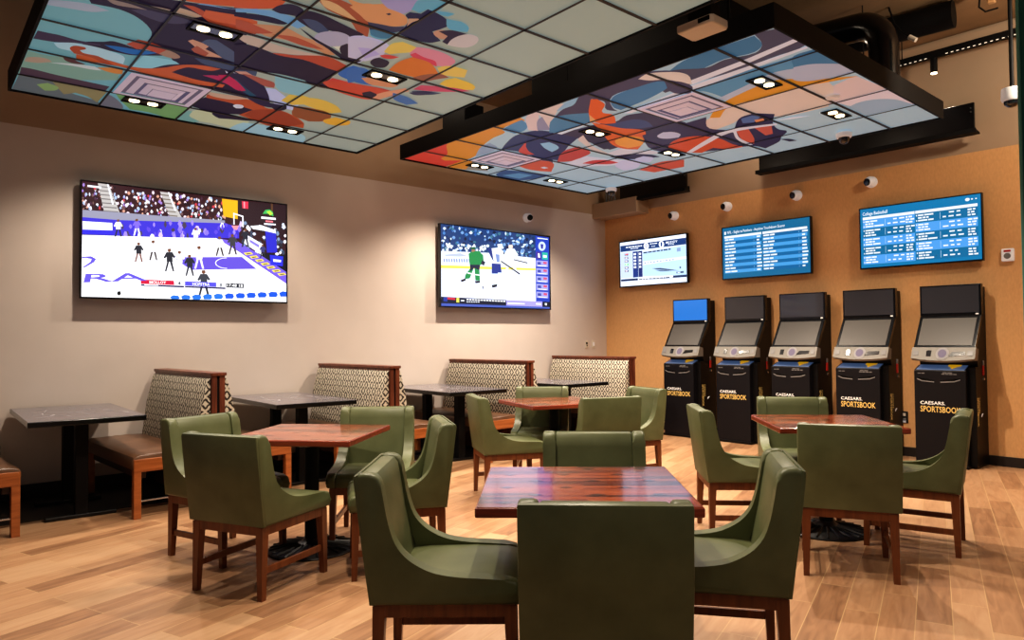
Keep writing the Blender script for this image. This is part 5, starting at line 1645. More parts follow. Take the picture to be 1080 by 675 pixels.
def tube(bm, pts, r, seg=10, mat=0):
    pts = [Vector(p) for p in pts]; rings = []
    for i, p in enumerate(pts):
        d = (pts[min(i+1, len(pts)-1)]-pts[max(i-1, 0)]).normalized()
        u = d.orthogonal().normalized() if i == 0 else (u - d*u.dot(d)).normalized()
        w = d.cross(u)
        rings.append([bm.verts.new(p+u*r*math.cos(2*PI*k/seg)+w*r*math.sin(2*PI*k/seg)) for k in range(seg)])
    for a, b in zip(rings, rings[1:]):
        for k in range(seg):
            bm.faces.new((a[k], a[(k+1) % seg], b[(k+1) % seg], b[k])).material_index = mat
    bm.faces.new(rings[0][::-1]).material_index = mat; bm.faces.new(rings[-1]).material_index = mat
def smooth_loop(p, sub=4, k=.42):
    """closed spline through every point; corners sharper than a right angle stay sharp"""
    n = len(p); tg = []
    for i in range(n):
        a, b, c = p[i-1], p[i], p[(i+1) % n]
        u = Vector((b[0]-a[0], b[1]-a[1])); w = Vector((c[0]-b[0], c[1]-b[1]))
        if u.length < 1e-6 or w.length < 1e-6 or u.normalized().dot(w.normalized()) < .5: tg.append(None); continue
        tg.append(((u.normalized()+w.normalized()).normalized(), min(u.length, w.length)))
    out = []
    for i in range(n):
        a, b = Vector(p[i]), Vector(p[(i+1) % n]); d = (b-a)
        ta = tg[i][0]*d.length*k*2.2 if tg[i] else d*.9; tb = tg[(i+1) % n][0]*d.length*k*2.2 if tg[(i+1) % n] else d*.9
        for s in range(sub):
            t = s/sub; h = (2*t**3-3*t*t+1, t**3-2*t*t+t, -2*t**3+3*t*t, t**3-t*t)
            q = a*h[0]+ta*h[1]+b*h[2]+tb*h[3]; out.append((q.x, q.y))
    return out
def parse(rows):
    for r in rows:
        v = r[4:]
        yield rgb(*r[:3]), r[3], [(v[i]/1000, v[i+1]/1000) for i in range(0, len(v), 2)]
_words = {}
def word(txt, bold=.012):
    """triangles of a word, scaled to a unit box"""
    if txt not in _words:
        cu = bpy.data.curves.new('word', 'FONT'); cu.body = txt; cu.offset = bold; cu.resolution_u = 2
        ob = bpy.data.objects.new('word', cu); COL.objects.link(ob)
        dg = bpy.context.evaluated_depsgraph_get(); dg.update()
        me = bpy.data.meshes.new_from_object(ob.evaluated_get(dg))
        vs = [(v.co.x, v.co.y) for v in me.vertices]; fs = [tuple(p.vertices) for p in me.polygons]
        bpy.data.objects.remove(ob); bpy.data.curves.remove(cu); bpy.data.meshes.remove(me)
        x0, x1 = min(v[0] for v in vs), max(v[0] for v in vs); y0, y1 = min(v[1] for v in vs), max(v[1] for v in vs)
        _words[txt] = ([((x-x0)/(x1-x0), (y-y0)/(y1-y0)) for x, y in vs], fs)
    return _words[txt]
def put_word(bm, txt, fn, mat=0, lay=None, col=None):
    """fn maps unit coordinates to a 3D point"""
    vs, fs = word(txt); V = [bm.verts.new(fn(u, v)) for u, v in vs]
    for f in fs:
        try: F = bm.faces.new([V[i] for i in f])
        except ValueError: continue
        F.material_index = mat
        if lay is not None:
            for l in F.loops: l[lay] = col

# ------------------------------------------------------------------ room shell
XW, YW, ZC, ZL = -7.545, 8.645, 4.55, 3.262
X1, Y0 = 3.2, -2.2
bm = bmesh.new(); box(bm, XW-.15, X1, Y0, YW+.15, -.1, 0); struct(done('floor', bm, M['floor']))
bm = bmesh.new(); box(bm, XW-.15, X1, Y0, YW+.15, ZC, ZC+.1); struct(done('ceiling', bm, M['deck']))
bm = bmesh.new(); box(bm, XW-.15, XW, Y0, YW, 0, ZL, mat=0); box(bm, XW-.15, XW, Y0, YW, ZL, ZC, mat=1)
struct(done('wall_left', bm, [M['paint_pale'], M['paint_greige']]))
bm = bmesh.new(); box(bm, XW-.15, X1, YW, YW+.15, 0, ZL, mat=0); box(bm, XW-.15, X1, YW, YW+.15, ZL, ZC, mat=1)
struct(done('wall_back', bm, [M['paint_tan'], M['paint_greige']]))
bm = bmesh.new(); box(bm, XW, XW+.014, Y0, YW, 0, .125, .003); struct(done('baseboard_left', bm, M['base_black']))
bm = bmesh.new(); box(bm, XW+.014, X1, YW-.014, YW, 0, .102, .003); struct(done('baseboard_back', bm, M['base_black']))
bm = bmesh.new(); box(bm, -7.3, X1, YW-.05, YW, ZC-.16, ZC-.03, .01); struct(done('trim_1', bm, M['paint_greige']))
bm = bmesh.new(); box(bm, XW, -6.68, YW-.30, YW, 3.19, 3.415, .006); struct(done('trim_2', bm, M['paint_greige']))
bm = bmesh.new(); box(bm, -1.478, -1.10, 6.35, 6.75, 0, ZC, .004); box(bm, -1.492, -1.472, 6.33, 6.352, 0, ZC, .003, 1)
struct(done('trim_3', bm, [M['teal'], M['teal_edge']]))
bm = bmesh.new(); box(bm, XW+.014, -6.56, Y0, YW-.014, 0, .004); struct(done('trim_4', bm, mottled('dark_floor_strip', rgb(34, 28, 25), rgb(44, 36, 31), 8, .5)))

# ------------------------------------------------------------------ ceiling panels with printed tiles
PZ = 3.4
def cloud(label, corners, art, tx, ty):
    """corners: near-left, far-left, far-right, near-right in plan; tx, ty: joint fractions"""
    cx = sum(c[0] for c in corners)/4; cy = sum(c[1] for c in corners)/4
    t = thing('ceiling_panel', label, 'ceiling panel', (cx, cy, PZ), 0, 'printed ceiling panels')
    C4 = [Vector((c[0]-cx, c[1]-cy)) for c in corners]
    def bil(u, v): return C4[0]*(1-u)*(1-v)+C4[3]*u*(1-v)+C4[2]*u*v+C4[1]*(1-u)*v
    # mural
    b = bmesh.new(); lay = b.loops.layers.float_color.new('Col')
    ext = .6
    vs = [b.verts.new((p.x*1.2, p.y*1.2, 0)) for p in (C4[0], C4[3], C4[2], C4[1])]
    f = b.faces.new(vs)
    for l in f.loops: l[lay] = art[1]
    for i, (c, k, pts) in enumerate(parse(art[0])):
        if k: pts = smooth_loop(pts)
        V = [b.verts.new((x-cx, y-cy, -.00007*(i+1))) for x, y in pts]
        try: f = b.faces.new(V)
        except ValueError: continue
        f.normal_update()
        if f.normal.z > 0: f.normal_flip()
        for l in f.loops: l[lay] = c
    for a, d in ((0, 1), (1, 2), (2, 3), (3, 0)):
        e = C4[d]-C4[a]; n = Vector((e.y, -e.x, 0))
        mid = (C4[a]+C4[d])/2
        if n.x*mid.x+n.y*mid.y < 0: n = -n
        bmesh.ops.bisect_plane(b, geom=b.verts[:]+b.edges[:]+b.faces[:], plane_co=(C4[a].x, C4[a].y, 0), plane_no=n, clear_outer=True)
    for f in b.faces:
        f.normal_update()
        if f.normal.z > 0: f.normal_flip()
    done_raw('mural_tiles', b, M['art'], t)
    # grid strips
    b = bmesh.new()
    def strip(p, q, w):
        d = (q-p).normalized(); nrm = Vector((-d.y, d.x))*w/2
        prism(b, [tuple(p+nrm), tuple(q+nrm), tuple(q-nrm), tuple(p-nrm)], 'z', -.0125, -.009)
    for u in tx: strip(bil(u, 0), bil(u, 1), .026)
    for v in ty: strip(bil(0, v), bil(1, v), .016)
    done('tile_grid', b, M['frame_brown'], t)
    # frame
    b = bmesh.new()
    for a, d in ((0, 1), (1, 2), (2, 3), (3, 0)):
        p, q = C4[a], C4[d]; e = (q-p).normalized(); n = Vector((e.y, -e.x))
        if n.dot((p+q)/2) < 0: n = -n
        prism(b, [tuple(p-e*.0), tuple(q), tuple(q+n*.018+e*.018), tuple(p+n*.018-e*.018)], 'z', -.016, .15)
    prism(b, [tuple(c) for c in C4], 'z', .12, .15)
    done('frame', b, M['matte_black'], t)
    for u, v in ((.12, .12), (.12, .88), (.5, .12), (.5, .88), (.88, .12), (.88, .88)):
        p = bil(u, v); b = bmesh.new(); tube(b, [(p.x, p.y, .15), (p.x, p.y, ZC-PZ)], .006, 6)
        done('hanger_rod', b, M['matte_black'], t)
    return t
xs = [-6.53, -5.92, -5.31, -4.70, -4.085, -3.475, -2.865]
L0, L1 = -6.975, -2.42
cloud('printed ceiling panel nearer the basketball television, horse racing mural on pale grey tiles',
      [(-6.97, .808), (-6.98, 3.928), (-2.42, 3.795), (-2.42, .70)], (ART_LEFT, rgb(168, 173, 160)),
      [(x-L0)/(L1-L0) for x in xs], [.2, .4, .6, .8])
xs2 = [-6.474, -5.885, -5.285, -4.68, -4.065, -3.446, -2.832]
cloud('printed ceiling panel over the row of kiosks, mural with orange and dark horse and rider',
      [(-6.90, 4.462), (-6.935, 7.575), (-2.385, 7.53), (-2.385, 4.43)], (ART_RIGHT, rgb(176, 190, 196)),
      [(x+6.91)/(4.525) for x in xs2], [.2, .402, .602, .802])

# recessed twin downlights and their lamps
def downlight(x, y, label):
    t = thing('recessed_downlight', label, 'ceiling light', (x, y, PZ-.013), 0, 'twin recessed downlights')
    b = bmesh.new()
    o = [(-.074, -.158), (.074, -.158), (.074, .158), (-.074, .158)]; i_ = [(-.06, -.144), (.06, -.144), (.06, .144), (-.06, .144)]
    for k in range(4):
        j = (k+1) % 4; prism(b, [o[k], o[j], i_[j], i_[k]], 'z', -.007, .004)
    done('trim_ring', b, M['matte_black'], t)
    b = bmesh.new(); box(b, -.062, .062, -.146, .146, .0005, .003); done('baffle', b, M['gloss_black'], t)
    for s in (-1, 1):
        b = bmesh.new(); lathe(b, [(.04, -.002), (.04, -.006), (.03, -.009)], (0, s*.072, 0), 20); done('lamp', b, M['lamp'], t)
    return t
def spot(x, y, z=PZ-.04, e=170, size=128, blend=.75, col=(1, .85, .68), rad=.035, name='downlight_beam'):
    d = bpy.data.lights.new(name, 'SPOT'); d.energy = e; d.spot_size = R(size); d.spot_blend = blend; d.color = col; d.shadow_soft_size = rad
    o = bpy.data.objects.new(name, d); COL.objects.link(o); o.location = (x, y, z); return o
E0 = 240
pos = [(-6.62, 1.70, 'twin downlight left of the basketball television, beside the left panel vent'),
       (-6.64, 2.965, 'twin downlight in the left panel above the right half of the basketball television'),
       (-4.80, 1.66, 'brightest twin downlight in the left panel, on the dark horse body of the mural'),
       (-4.80, 2.95, 'twin downlight in the left panel between the blue and orange mural heads'),
       (-6.60, 5.348, 'twin downlight beside the vent at the red corner of the right panel'),
       (-6.616, 6.625, 'twin downlight on pale tiles at the far left corner of the right panel'),
       (-4.79, 5.354, 'twin downlight in the middle of the right panel on the orange rider'),
       (-4.80, 6.633, 'twin downlight in the right panel beside the pale ellipse of the mural'),
       (-2.962, 5.345, 'largest twin downlight of the right panel, above the orange swoosh'),
       (-2.963, 6.625, 'twin downlight nearest the dome camera on the right panel')]
for x, y, lb in pos:
    downlight(x, y, lb); spot(x, y, e=(140 if y < 4 else 240))
for x, y in ((-3.0, 1.7), (-3.0, 2.98)): spot(x, y, e=190)

def diffuser(x0, x1, y0, y1, label):
    cx, cy = (x0+x1)/2, (y0+y1)/2; hx, hy = (x1-x0)/2, (y1-y0)/2
    t = thing('air_diffuser', label, 'air vent', (cx, cy, PZ-.01), 0, 'white square air vents')
    b = bmesh.new()
    for k, (s, z) in enumerate(((1, -.006), (.74, -.02), (.48, -.032))):
        s2 = s-.16
        o = [(-hx*s, -hy*s), (hx*s, -hy*s), (hx*s, hy*s), (-hx*s, hy*s)]; i_ = [(p[0]*s2/s, p[1]*s2/s) for p in o]
        for q in range(4):
            j = (q+1) % 4
            vs = [b.verts.new((*o[q], z+.016 if k else z+.002)), b.verts.new((*o[j], z+.016 if k else z+.002)), b.verts.new((*i_[j], z)), b.verts.new((*i_[q], z))]
            b.faces.new(vs)
    box(b, -hx*.30, hx*.30, -hy*.30, hy*.30, -.036, -.03)
    done_raw('vane_ring', b, M['diff'], t)
    b = bmesh.new(); box(b, -hx*.86, hx*.86, -hy*.86, hy*.86, .0005, .003); done('back_plate', b, plain('glow_grey', rgb(120, 116, 140), .6, emit=rgb(120, 116, 150), estr=.15), t)  # pale colour and glow lift the dark gaps between the vanes
diffuser(-6.515, -5.935, 1.44, 2.03, 'square white air vent in the left ceiling panel')
diffuser(-6.46, -5.90, 5.09, 5.68, 'square white air vent at the red corner of the right ceiling panel')
diffuser(-4.05, -3.46, 5.09, 5.68, 'square white air vent in the middle of the right ceiling panel')

# dome cameras under the panels, smoke detector
def dome(x, y, z, label, r=.075):
    t = thing('dome_camera', label, 'camera', (x, y, z), 0, 'ceiling dome cameras')
    b = bmesh.new(); lathe(b, [(r*.8, 0), (r, -.01), (r, -.045), (r*.9, -.055)], seg=24); done('base', b, M['white'], t, True)
    b = bmesh.new(); lathe(b, [(r*.72, -.05), (r*.68, -.08), (r*.5, -.105), (r*.2, -.118), (.002, -.12)], seg=20); done('dome', b, M['glass'], t, True)
    return t
dome(-6.42, 7.49, PZ-.016, 'dome camera at the far left corner of the right ceiling panel')
dome(-3.18, 7.27, PZ-.016, 'dome camera on the right ceiling panel above the black screen housing')
b = bmesh.new(); lathe(b, [(.055, 0), (.06, -.008), (.05, -.022), (.02, -.028)], seg=24)
tag(done('smoke_detector', b, M['white'], None, True, (-2.755, 6.1, PZ-.012)), 'small round pale detector on the right ceiling panel below the orange swoosh', 'smoke detector')
# camera on a pole
t = thing('pole_camera', 'white dome camera on a long black pole beside the teal column', 'camera', (-1.775, 7.35, 3.36))
b = bmesh.new(); tube(b, [(.005, 0, .1), (.005, 0, ZC-3.36)], .017, 10); done('pole', b, M['matte_black'], t)
b = bmesh.new(); lathe(b, [(.03, .12), (.075, .11), (.08, .02), (.07, 0)], seg=24); done('base', b, M['white'], t, True)
b = bmesh.new(); lathe(b, [(.06, .005), (.055, -.03), (.03, -.05), (.004, -.056)], seg=20); done('dome', b, M['glass'], t, True)

# turret cameras on walls
def turret(x, y, z, rz, label):
    t = thing('wall_camera', label, 'camera', (x, y, z), rz, 'round white wall cameras')
    b = bmesh.new(); lathe(b, [(.062, 0), (.066, .012), (.06, .03)], axis='y', seg=24); done('base', b, M['white'], t, True)
    b = bmesh.new(); bmesh.ops.create_uvsphere(b, u_segments=24, v_segments=14, radius=.062); bmesh.ops.translate(b, verts=b.verts[:], vec=(0, -.055, 0)); done('ball', b, M['white'], t, True)
    b = bmesh.new(); lathe(b, [(.04, .0), (.042, .022), (.034, .03), (.01, .032)], axis='y', seg=20)
    o = done('lens', b, M['gloss_black'], t, True, (-.012, -.088, -.004), (R(12), 0, R(-22)))
turret(-6.21, YW, 3.09, 0, 'white round camera above the racetrack television')
turret(-5.35, YW, 3.10, 0, 'white round camera left of centre above the odds board with names list')
turret(-4.37, YW, 3.10, 0, 'white round camera between the two odds boards')
turret(-3.47, YW, 3.115, 0, 'white round camera above the board headed College Basketball')
turret(XW, 6.95, 3.06, PI/2, 'white round camera on the pale wall above the hockey television')

# projector between the panels
t = thing('projector', 'small white projector hanging between the two ceiling panels', 'projector', (-2.745, 4.16, 3.40))
b = bmesh.new(); prism(b, [(-.135, -.10), (.12, -.10), (.14, -.08), (.14, .08), (.12, .10), (-.125, .10), (-.14, .08)], 'z', 0, .06, .012); done('body', b, M['offwhite'], t)
b = bmesh.new(); box(b, .03, .12, -.105, -.095, .02, .05, .004); done('lens_window', b, M['gloss_black'], t)
b = bmesh.new(); box(b, -.08, .1, -.06, .06, .06, .16, .005); tube(b, [(0, 0, .15), (0, 0, ZC-3.40)], .02, 10); done('ceiling_mount', b, M['matte_black'], t)

# ducts, equipment and cable above the panels
b = bmesh.new()
pts = [(-2.66, 6.95, 3.56), (-2.66, 6.95, 3.95)]
for k in range(9):
    a = k/8*PI/2; pts.append((-2.92+.26*math.cos(a), 6.95, 4.0+.26*math.sin(a)))
pts += [(-3.3, 6.9, 4.27), (-4.6, 6.8, 4.28)]
tube(b, pts, .13, 18); tag(done('ventilation_duct', b, M['gloss_black'], None, True), 'black round duct bending down behind the right ceiling panel', 'duct')
b = bmesh.new(); tube(b, [(-5.6, 7.3, 4.38), (-2.3, 7.68, 4.40)], .13, 18); tag(done('ventilation_duct', b, M['matte_black'], None, True), 'straight black duct under the brown ceiling, above the bent duct', 'duct')
b = bmesh.new(); box(b, -5.2, -2.99, 4.88, 5.45, 3.56, 3.95, .01); tag(done('rectangular_duct', b, M['matte_black']), 'long black box duct lying above the edge of the right ceiling panel', 'duct')
b = bmesh.new(); box(b, -6.25, -5.85, 4.55, 4.8, 3.555, 3.8, .01); box(b, -6.2, -5.95, 4.6, 4.78, 3.8, 3.86); tag(done('equipment_box', b, M['matte_black']), 'small black equipment box seen in the gap between the ceiling panels', 'box')
t = thing('hanging_cable', 'dark cable with a pale plug hanging from the ceiling near the bent duct', 'cable', (-2.67, 7.4, 4.1))
b = bmesh.new(); tube(b, [(-.11, 0, ZC-4.1), (-.09, 0, .38), (-.06, 0, .27), (0, 0, .17), (.07, 0, .10)], .009, 8); done('cord', b, M['matte_black'], t)
b = bmesh.new(); tube(b, [(.07, 0, .10), (.13, 0, .05)], .022, 10); done('plug', b, M['offwhite'], t)
t = thing('hanging_cable', 'looped cable with a tan fitting beside the teal column under the ceiling', 'cable', (-2.0, 7.6, 4.3))
b = bmesh.new(); tube(b, [(.0, 0, ZC-4.3), (-.06, 0, .16), (-.07, 0, .06), (-.02, 0, 0), (.08, 0, .0)], .008, 8); done('cord', b, M['matte_black'], t)
b = bmesh.new(); box(b, -.0, .06, -.03, .03, .06, .2, .01); done('fitting', b, plain('tan_fitting', rgb(170, 130, 90), .5), t)
# track with a spotlight
t = thing('light_track', 'long black lighting track along the top of the tan back wall', 'light track', (-1.6, 8.32, 4.25))
b = bmesh.new(); box(b, -3.4, 2.2, -.025, .025, 0, .075, .004); done('rail', b, M['matte_black'], t)
b = bmesh.new()
for k in range(26):
    if 9 < k < 13: continue
    x = -1.62+k*.05; box(b, x, x+.022, -.027, -.024, .004, .012)
done('perforated_edge_glints', b, M['glint'], t)['kind'] = 'stuff'
for x in (-2.6, -1.4, -.2, 1.0):
    b = bmesh.new(); tube(b, [(x, 0, .07), (x, 0, ZC-4.25)], .006, 6); done('hanger_rod', b, M['matte_black'], t)
t = thing('track_spotlight', 'lit black cylinder spotlight hanging from the ceiling track', 'spotlight', (-2.69, 8.32, 4.25))
b = bmesh.new(); lathe(b, [(.032, 0), (.034, -.01), (.034, -.15), (.03, -.155)], seg=20); done('barrel', b, M['matte_black'], t, True)
b = bmesh.new(); lathe(b, [(.03, -.152), (.03, -.162), (.022, -.166)], seg=20); done('lamp', b, M['lamp'], t)
spot(-2.69, 8.32, 4.05, e=25, size=80, rad=.03, name='track_beam')

# black roller screen housings high on the back wall
def housing(x0, x1, z0, z1, label):
    t = thing('roller_screen_housing', label, 'screen housing', ((x0+x1)/2, YW-.19, z0))
    h = (x1-x0)/2
    b = bmesh.new(); box(b, -h, h-.02, .0, .03, .0, z1-z0, .004); done('back_plate', b, M['gloss_black'], t)
    b = bmesh.new(); prism(b, [(-.10, 0), (.03, 0), (.03, .02), (-.08, .025), (-.10, .045)], 'x', -h, h+.02, .003); done('bottom_lip', b, M['matte_black'], t)
    for x in (-h+.1, 0, h-.12):
        b = bmesh.new(); box(b, x-.02, x+.02, .03, .19, .06, .12); done('wall_bracket', b, M['matte_black'], t)
    for x in (h-.05,):
        for z in (.06, .24, .28):
            b = bmesh.new(); lathe(b, [(.008, 0), (.007, .004)], (x, 0, z), 10, axis='y'); done('bolt', b, M['chrome'], t)
housing(-4.78, -2.35, 3.40, 3.735, 'long black screen housing on the back wall right of the ceiling panel')
housing(-7.08, -5.86, 3.36, 3.70, 'shorter black screen housing near the corner, half behind the right ceiling panel')
b = bmesh.new()
for k in range(4): tube(b, [(-7.36+k*.055, YW-.17, 3.415), (-7.36+k*.055, YW-.17, 3.9)], .014, 8)
o = done('conduit_bundle', b, M['grey'], None, True); tag(o, 'bundle of grey conduits rising from the corner box', 'conduit')

# wall devices
def plate(name, label, cat, loc, rz, w, h, mats, detail):
    t = thing(name, label, cat, loc, rz)
    b = bmesh.new(); box(b, -w/2, w/2, -.008, 0, -h/2, h/2, .003); done('cover_plate', b, mats[0], t)
    for nm, x0, x1, z0, z1, m in detail:
        b = bmesh.new(); box(b, x0, x1, -.014, -.006, z0, z1, .002); done(nm, b, m, t)
    return t
t = thing('alarm_strobe', 'white fire alarm device on the tan wall beside the teal column', 'alarm', (-2.15, YW, 2.15))
b = bmesh.new(); box(b, -.055, .055, -.045, 0, -.065, .065, .01); done('housing', b, M['white'], t)
b = bmesh.new(); lathe(b, [(.03, .04), (.03, .05), (.02, .052)], (0, 0, -.01), 20, axis='y'); done('sounder', b, M['grey'], t)
b = bmesh.new(); box(b, -.03, .03, -.05, -.044, .03, .05, .004); done('strobe_lens', b, M['red'], t)
plate('wall_outlet', 'dark outlet with a white plug on the tan wall between the two right kiosks', 'outlet', (-3.18, YW, .43), 0, .085, .13, [M['base_black']],
      [('socket', -.02, .02, .012, .045, M['offwhite']), ('socket', -.02, .02, -.045, -.012, M['grey']), ('plug', -.016, .02, -.06, -.03, M['white'])])
plate('wall_switch', 'pale switch with dark buttons on the left wall, farther from the corner', 'switch', (XW, 8.18, 1.25), PI/2, .075, .12, [M['offwhite']],
      [('button', -.018, .012, .0, .03, M['base_black']), ('button', -.006, .012, -.03, -.015, M['base_black'])])
plate('wall_switch', 'plain pale switch on the left wall, nearer the corner', 'switch', (XW, 8.335, 1.25), PI/2, .075, .12, [M['offwhite']],
      [('rocker', -.016, .016, -.03, .03, M['white'])])

plate('wall_outlet', 'pale outlet on the left wall between the leftmost bench and booth table', 'outlet', (XW, .80, .44), PI/2, .08, .12, [M['offwhite']],
      [('socket', -.018, .018, .01, .04, M['grey']), ('socket', -.018, .018, -.04, -.01, M['grey'])])
# ------------------------------------------------------------------ televisions and boards
def make_tv(label, cat, loc, rz, w, h, content, mat, depth=.05, wallgap=.08, name='television'):
    t = thing(name, label, cat, loc, rz)
    b = bmesh.new(); fr = .012
    box(b, -w/2, w/2, 0, depth, -h/2, h/2, .004)
    for q in ((-w/2, -w/2+fr, -h/2, h/2), (w/2-fr, w/2, -h/2, h/2), (-w/2+fr, w/2-fr, -h/2, -h/2+fr*1.3), (-w/2+fr, w/2-fr, h/2-fr, h/2)):
        box(b, q[0], q[1], -.006, .001, q[2], q[3])
    done('frame', b, M['gloss_black'], t)
    b = bmesh.new(); box(b, -w*.22, w*.22, depth, wallgap, -h*.25, h*.25); done('wall_mount', b, M['matte_black'], t)
    b = bmesh.new(); lay = b.loops.layers.float_color.new('Col')
    sw, sh = w-2*fr, h-2.3*fr
    cnt = [0]
    def P(u, v): return (-sw/2+sw*u, -.0006-.000012*cnt[0], -sh/2+fr*.15+sh*v)
    def poly(c, pts):
        cnt[0] += 1
        pts = [(min(1, max(0, u)), min(1, max(0, v))) for u, v in pts]
        V = [b.verts.new(P(*p)) for p in pts]
        try: f = b.faces.new(V)
        except ValueError: return
        f.normal_update()
        if f.normal.y > 0: f.normal_flip()
        for l in f.loops: l[lay] = c
    def words(txt, c, q):
        cnt[0] += 1
        (ax, ay, bx, by, cx, cy, dx, dy) = q
        def fn(u, v):
            top = (ax+(bx-ax)*u, ay+(by-ay)*u); bot = (dx+(cx-dx)*u, dy+(cy-dy)*u)
            return P(bot[0]+(top[0]-bot[0])*v, bot[1]+(top[1]-bot[1])*v)
        put_word(b, txt, fn, 0, lay, c)
    content(poly, words)
    done_raw('screen', b, mat, t)
    return t
def picture(data, key):
    def f(poly, words):
        poly((.01, .01, .015, 1), [(0, 0), (1, 0), (1, 1), (0, 1)])
        for c, k, pts in parse(data): poly(c, pts)
        for k, txt, c, q in SCREEN_WORDS:
            if k == key: words(txt, rgb(*c), q)
    return f
rnd = random.Random(3)
def dash(poly, c, x, y, n, w, g, h):
    for _ in range(n):
        ww = w*(.6+.8*rnd.random()); poly(c, [(x, y), (x+ww, y), (x+ww, y+h), (x, y+h)]); x += ww+g
WH = rgb(238, 244, 250)
def board_names(poly, words):
    poly(rgb(18, 108, 150), [(0, 0), (1, 0), (1, 1), (0, 1)])
    poly(WH, [(.022, .87), (.044, .87), (.044, .93), (.022, .93)])
    words('NFL - Eagles at Panthers - Anytime Touchdown Scorer', WH, (.06, .935, .735, .935, .735, .865, .06, .865))
    for x0, x1 in ((.022, .468), (.482, .972)):
        poly(WH, [(x0, .795), (x1, .795), (x1, .84), (x0, .84)])
        for k in range(11):
            y = .795-(k+1)*.063
            odd = (k % 2 == 0) == (x0 < .1)
            poly(rgb(76, 160, 222) if odd else rgb(16, 104, 158), [(x0, y), (x1, y), (x1, y+.063), (x0, y+.063)])
            dash(poly, WH, x0+.008, y+.018, 2, .055, .008, .028)
            dash(poly, WH, x1-.055, y+.018, 1, .045, 0, .028)
            poly(rgb(150, 200, 235), [(x1-.09, y+.015), (x1-.087, y+.015), (x1-.087, y+.045), (x1-.09, y+.045)])
def board_games(poly, words):
    poly(rgb(12, 122, 172), [(0, 0), (1, 0), (1, 1), (0, 1)])
    words('College Basketball', WH, (.022, .945, .245, .945, .245, .87, .022, .87))
    for k, (x, r) in enumerate(((.90, .018), (.935, .008), (.965, .007))):
        poly(WH, [(x+r*math.cos(a*PI/6), .935+r*1.4*math.sin(a*PI/6)) for a in range(12)])
    for x0, x1 in ((.022, .478), (.484, .975)):
        poly(WH, [(x0, .815), (x1, .815), (x1, .86), (x0, .86)])
        for k in range(5):
            y = .815-(k+1)*.152
            odd = (k % 2 == 0) == (x0 < .1)
            poly(rgb(84, 160, 230) if odd else rgb(14, 110, 156), [(x0, y), (x1, y), (x1, y+.15), (x0, y+.15)])
            poly(rgb(190, 220, 240), [(x0+.2, y+.02), (x0+.203, y+.02), (x0+.203, y+.13), (x0+.2, y+.13)])
            for j in range(3):
                dash(poly, WH, x0+.022, y+.022+j*.042, 2 if j != 1 else 3, .06 if j != 1 else .025, .006, .024)
                dash(poly, WH, x1-.075, y+.022+j*.042, 2, .025, .008, .024)
            for j in (0, 2):
                poly(WH, [(x0+.006, y+.022+j*.042), (x0+.014, y+.022+j*.042), (x0+.014, y+.046+j*.042), (x0+.006, y+.046+j*.042)])
                dash(poly, WH, x0+.222+.05*(j == 2), y+.04+j*.032, 3 - (j == 2), .032, .02, .022)
make_tv('largest television, on the left wall showing a basketball game', 'television', (XW+.10, 2.365, 2.29), PI/2, 1.955, 1.075, picture(PIC_GAME, 1), M['tv'], .045, .10)
make_tv('television on the left wall showing an ice hockey game', 'television', (XW+.10, 6.345, 2.29), PI/2, 1.955, 1.07, picture(PIC_ICE, 2), M['tv'], .045, .10)
make_tv('television near the corner on the tan wall showing a racetrack program', 'television', (-6.568, YW-.09, 2.459), 0, 1.235, .705, picture(PIC_TRACK, 3), M['tv'], .045, .09)
make_tv('blue odds board with a two column list of names, over the second and third kiosks', 'screen', (-4.782, YW-.09, 2.458), 0, 1.235, .705, board_names, M['board'], .045, .09, 'odds_board')
make_tv('blue odds board headed College Basketball, rightmost of the wall screens', 'screen', (-2.966, YW-.09, 2.46), 0, 1.24, .705, board_games, M['board'], .045, .09, 'odds_board')

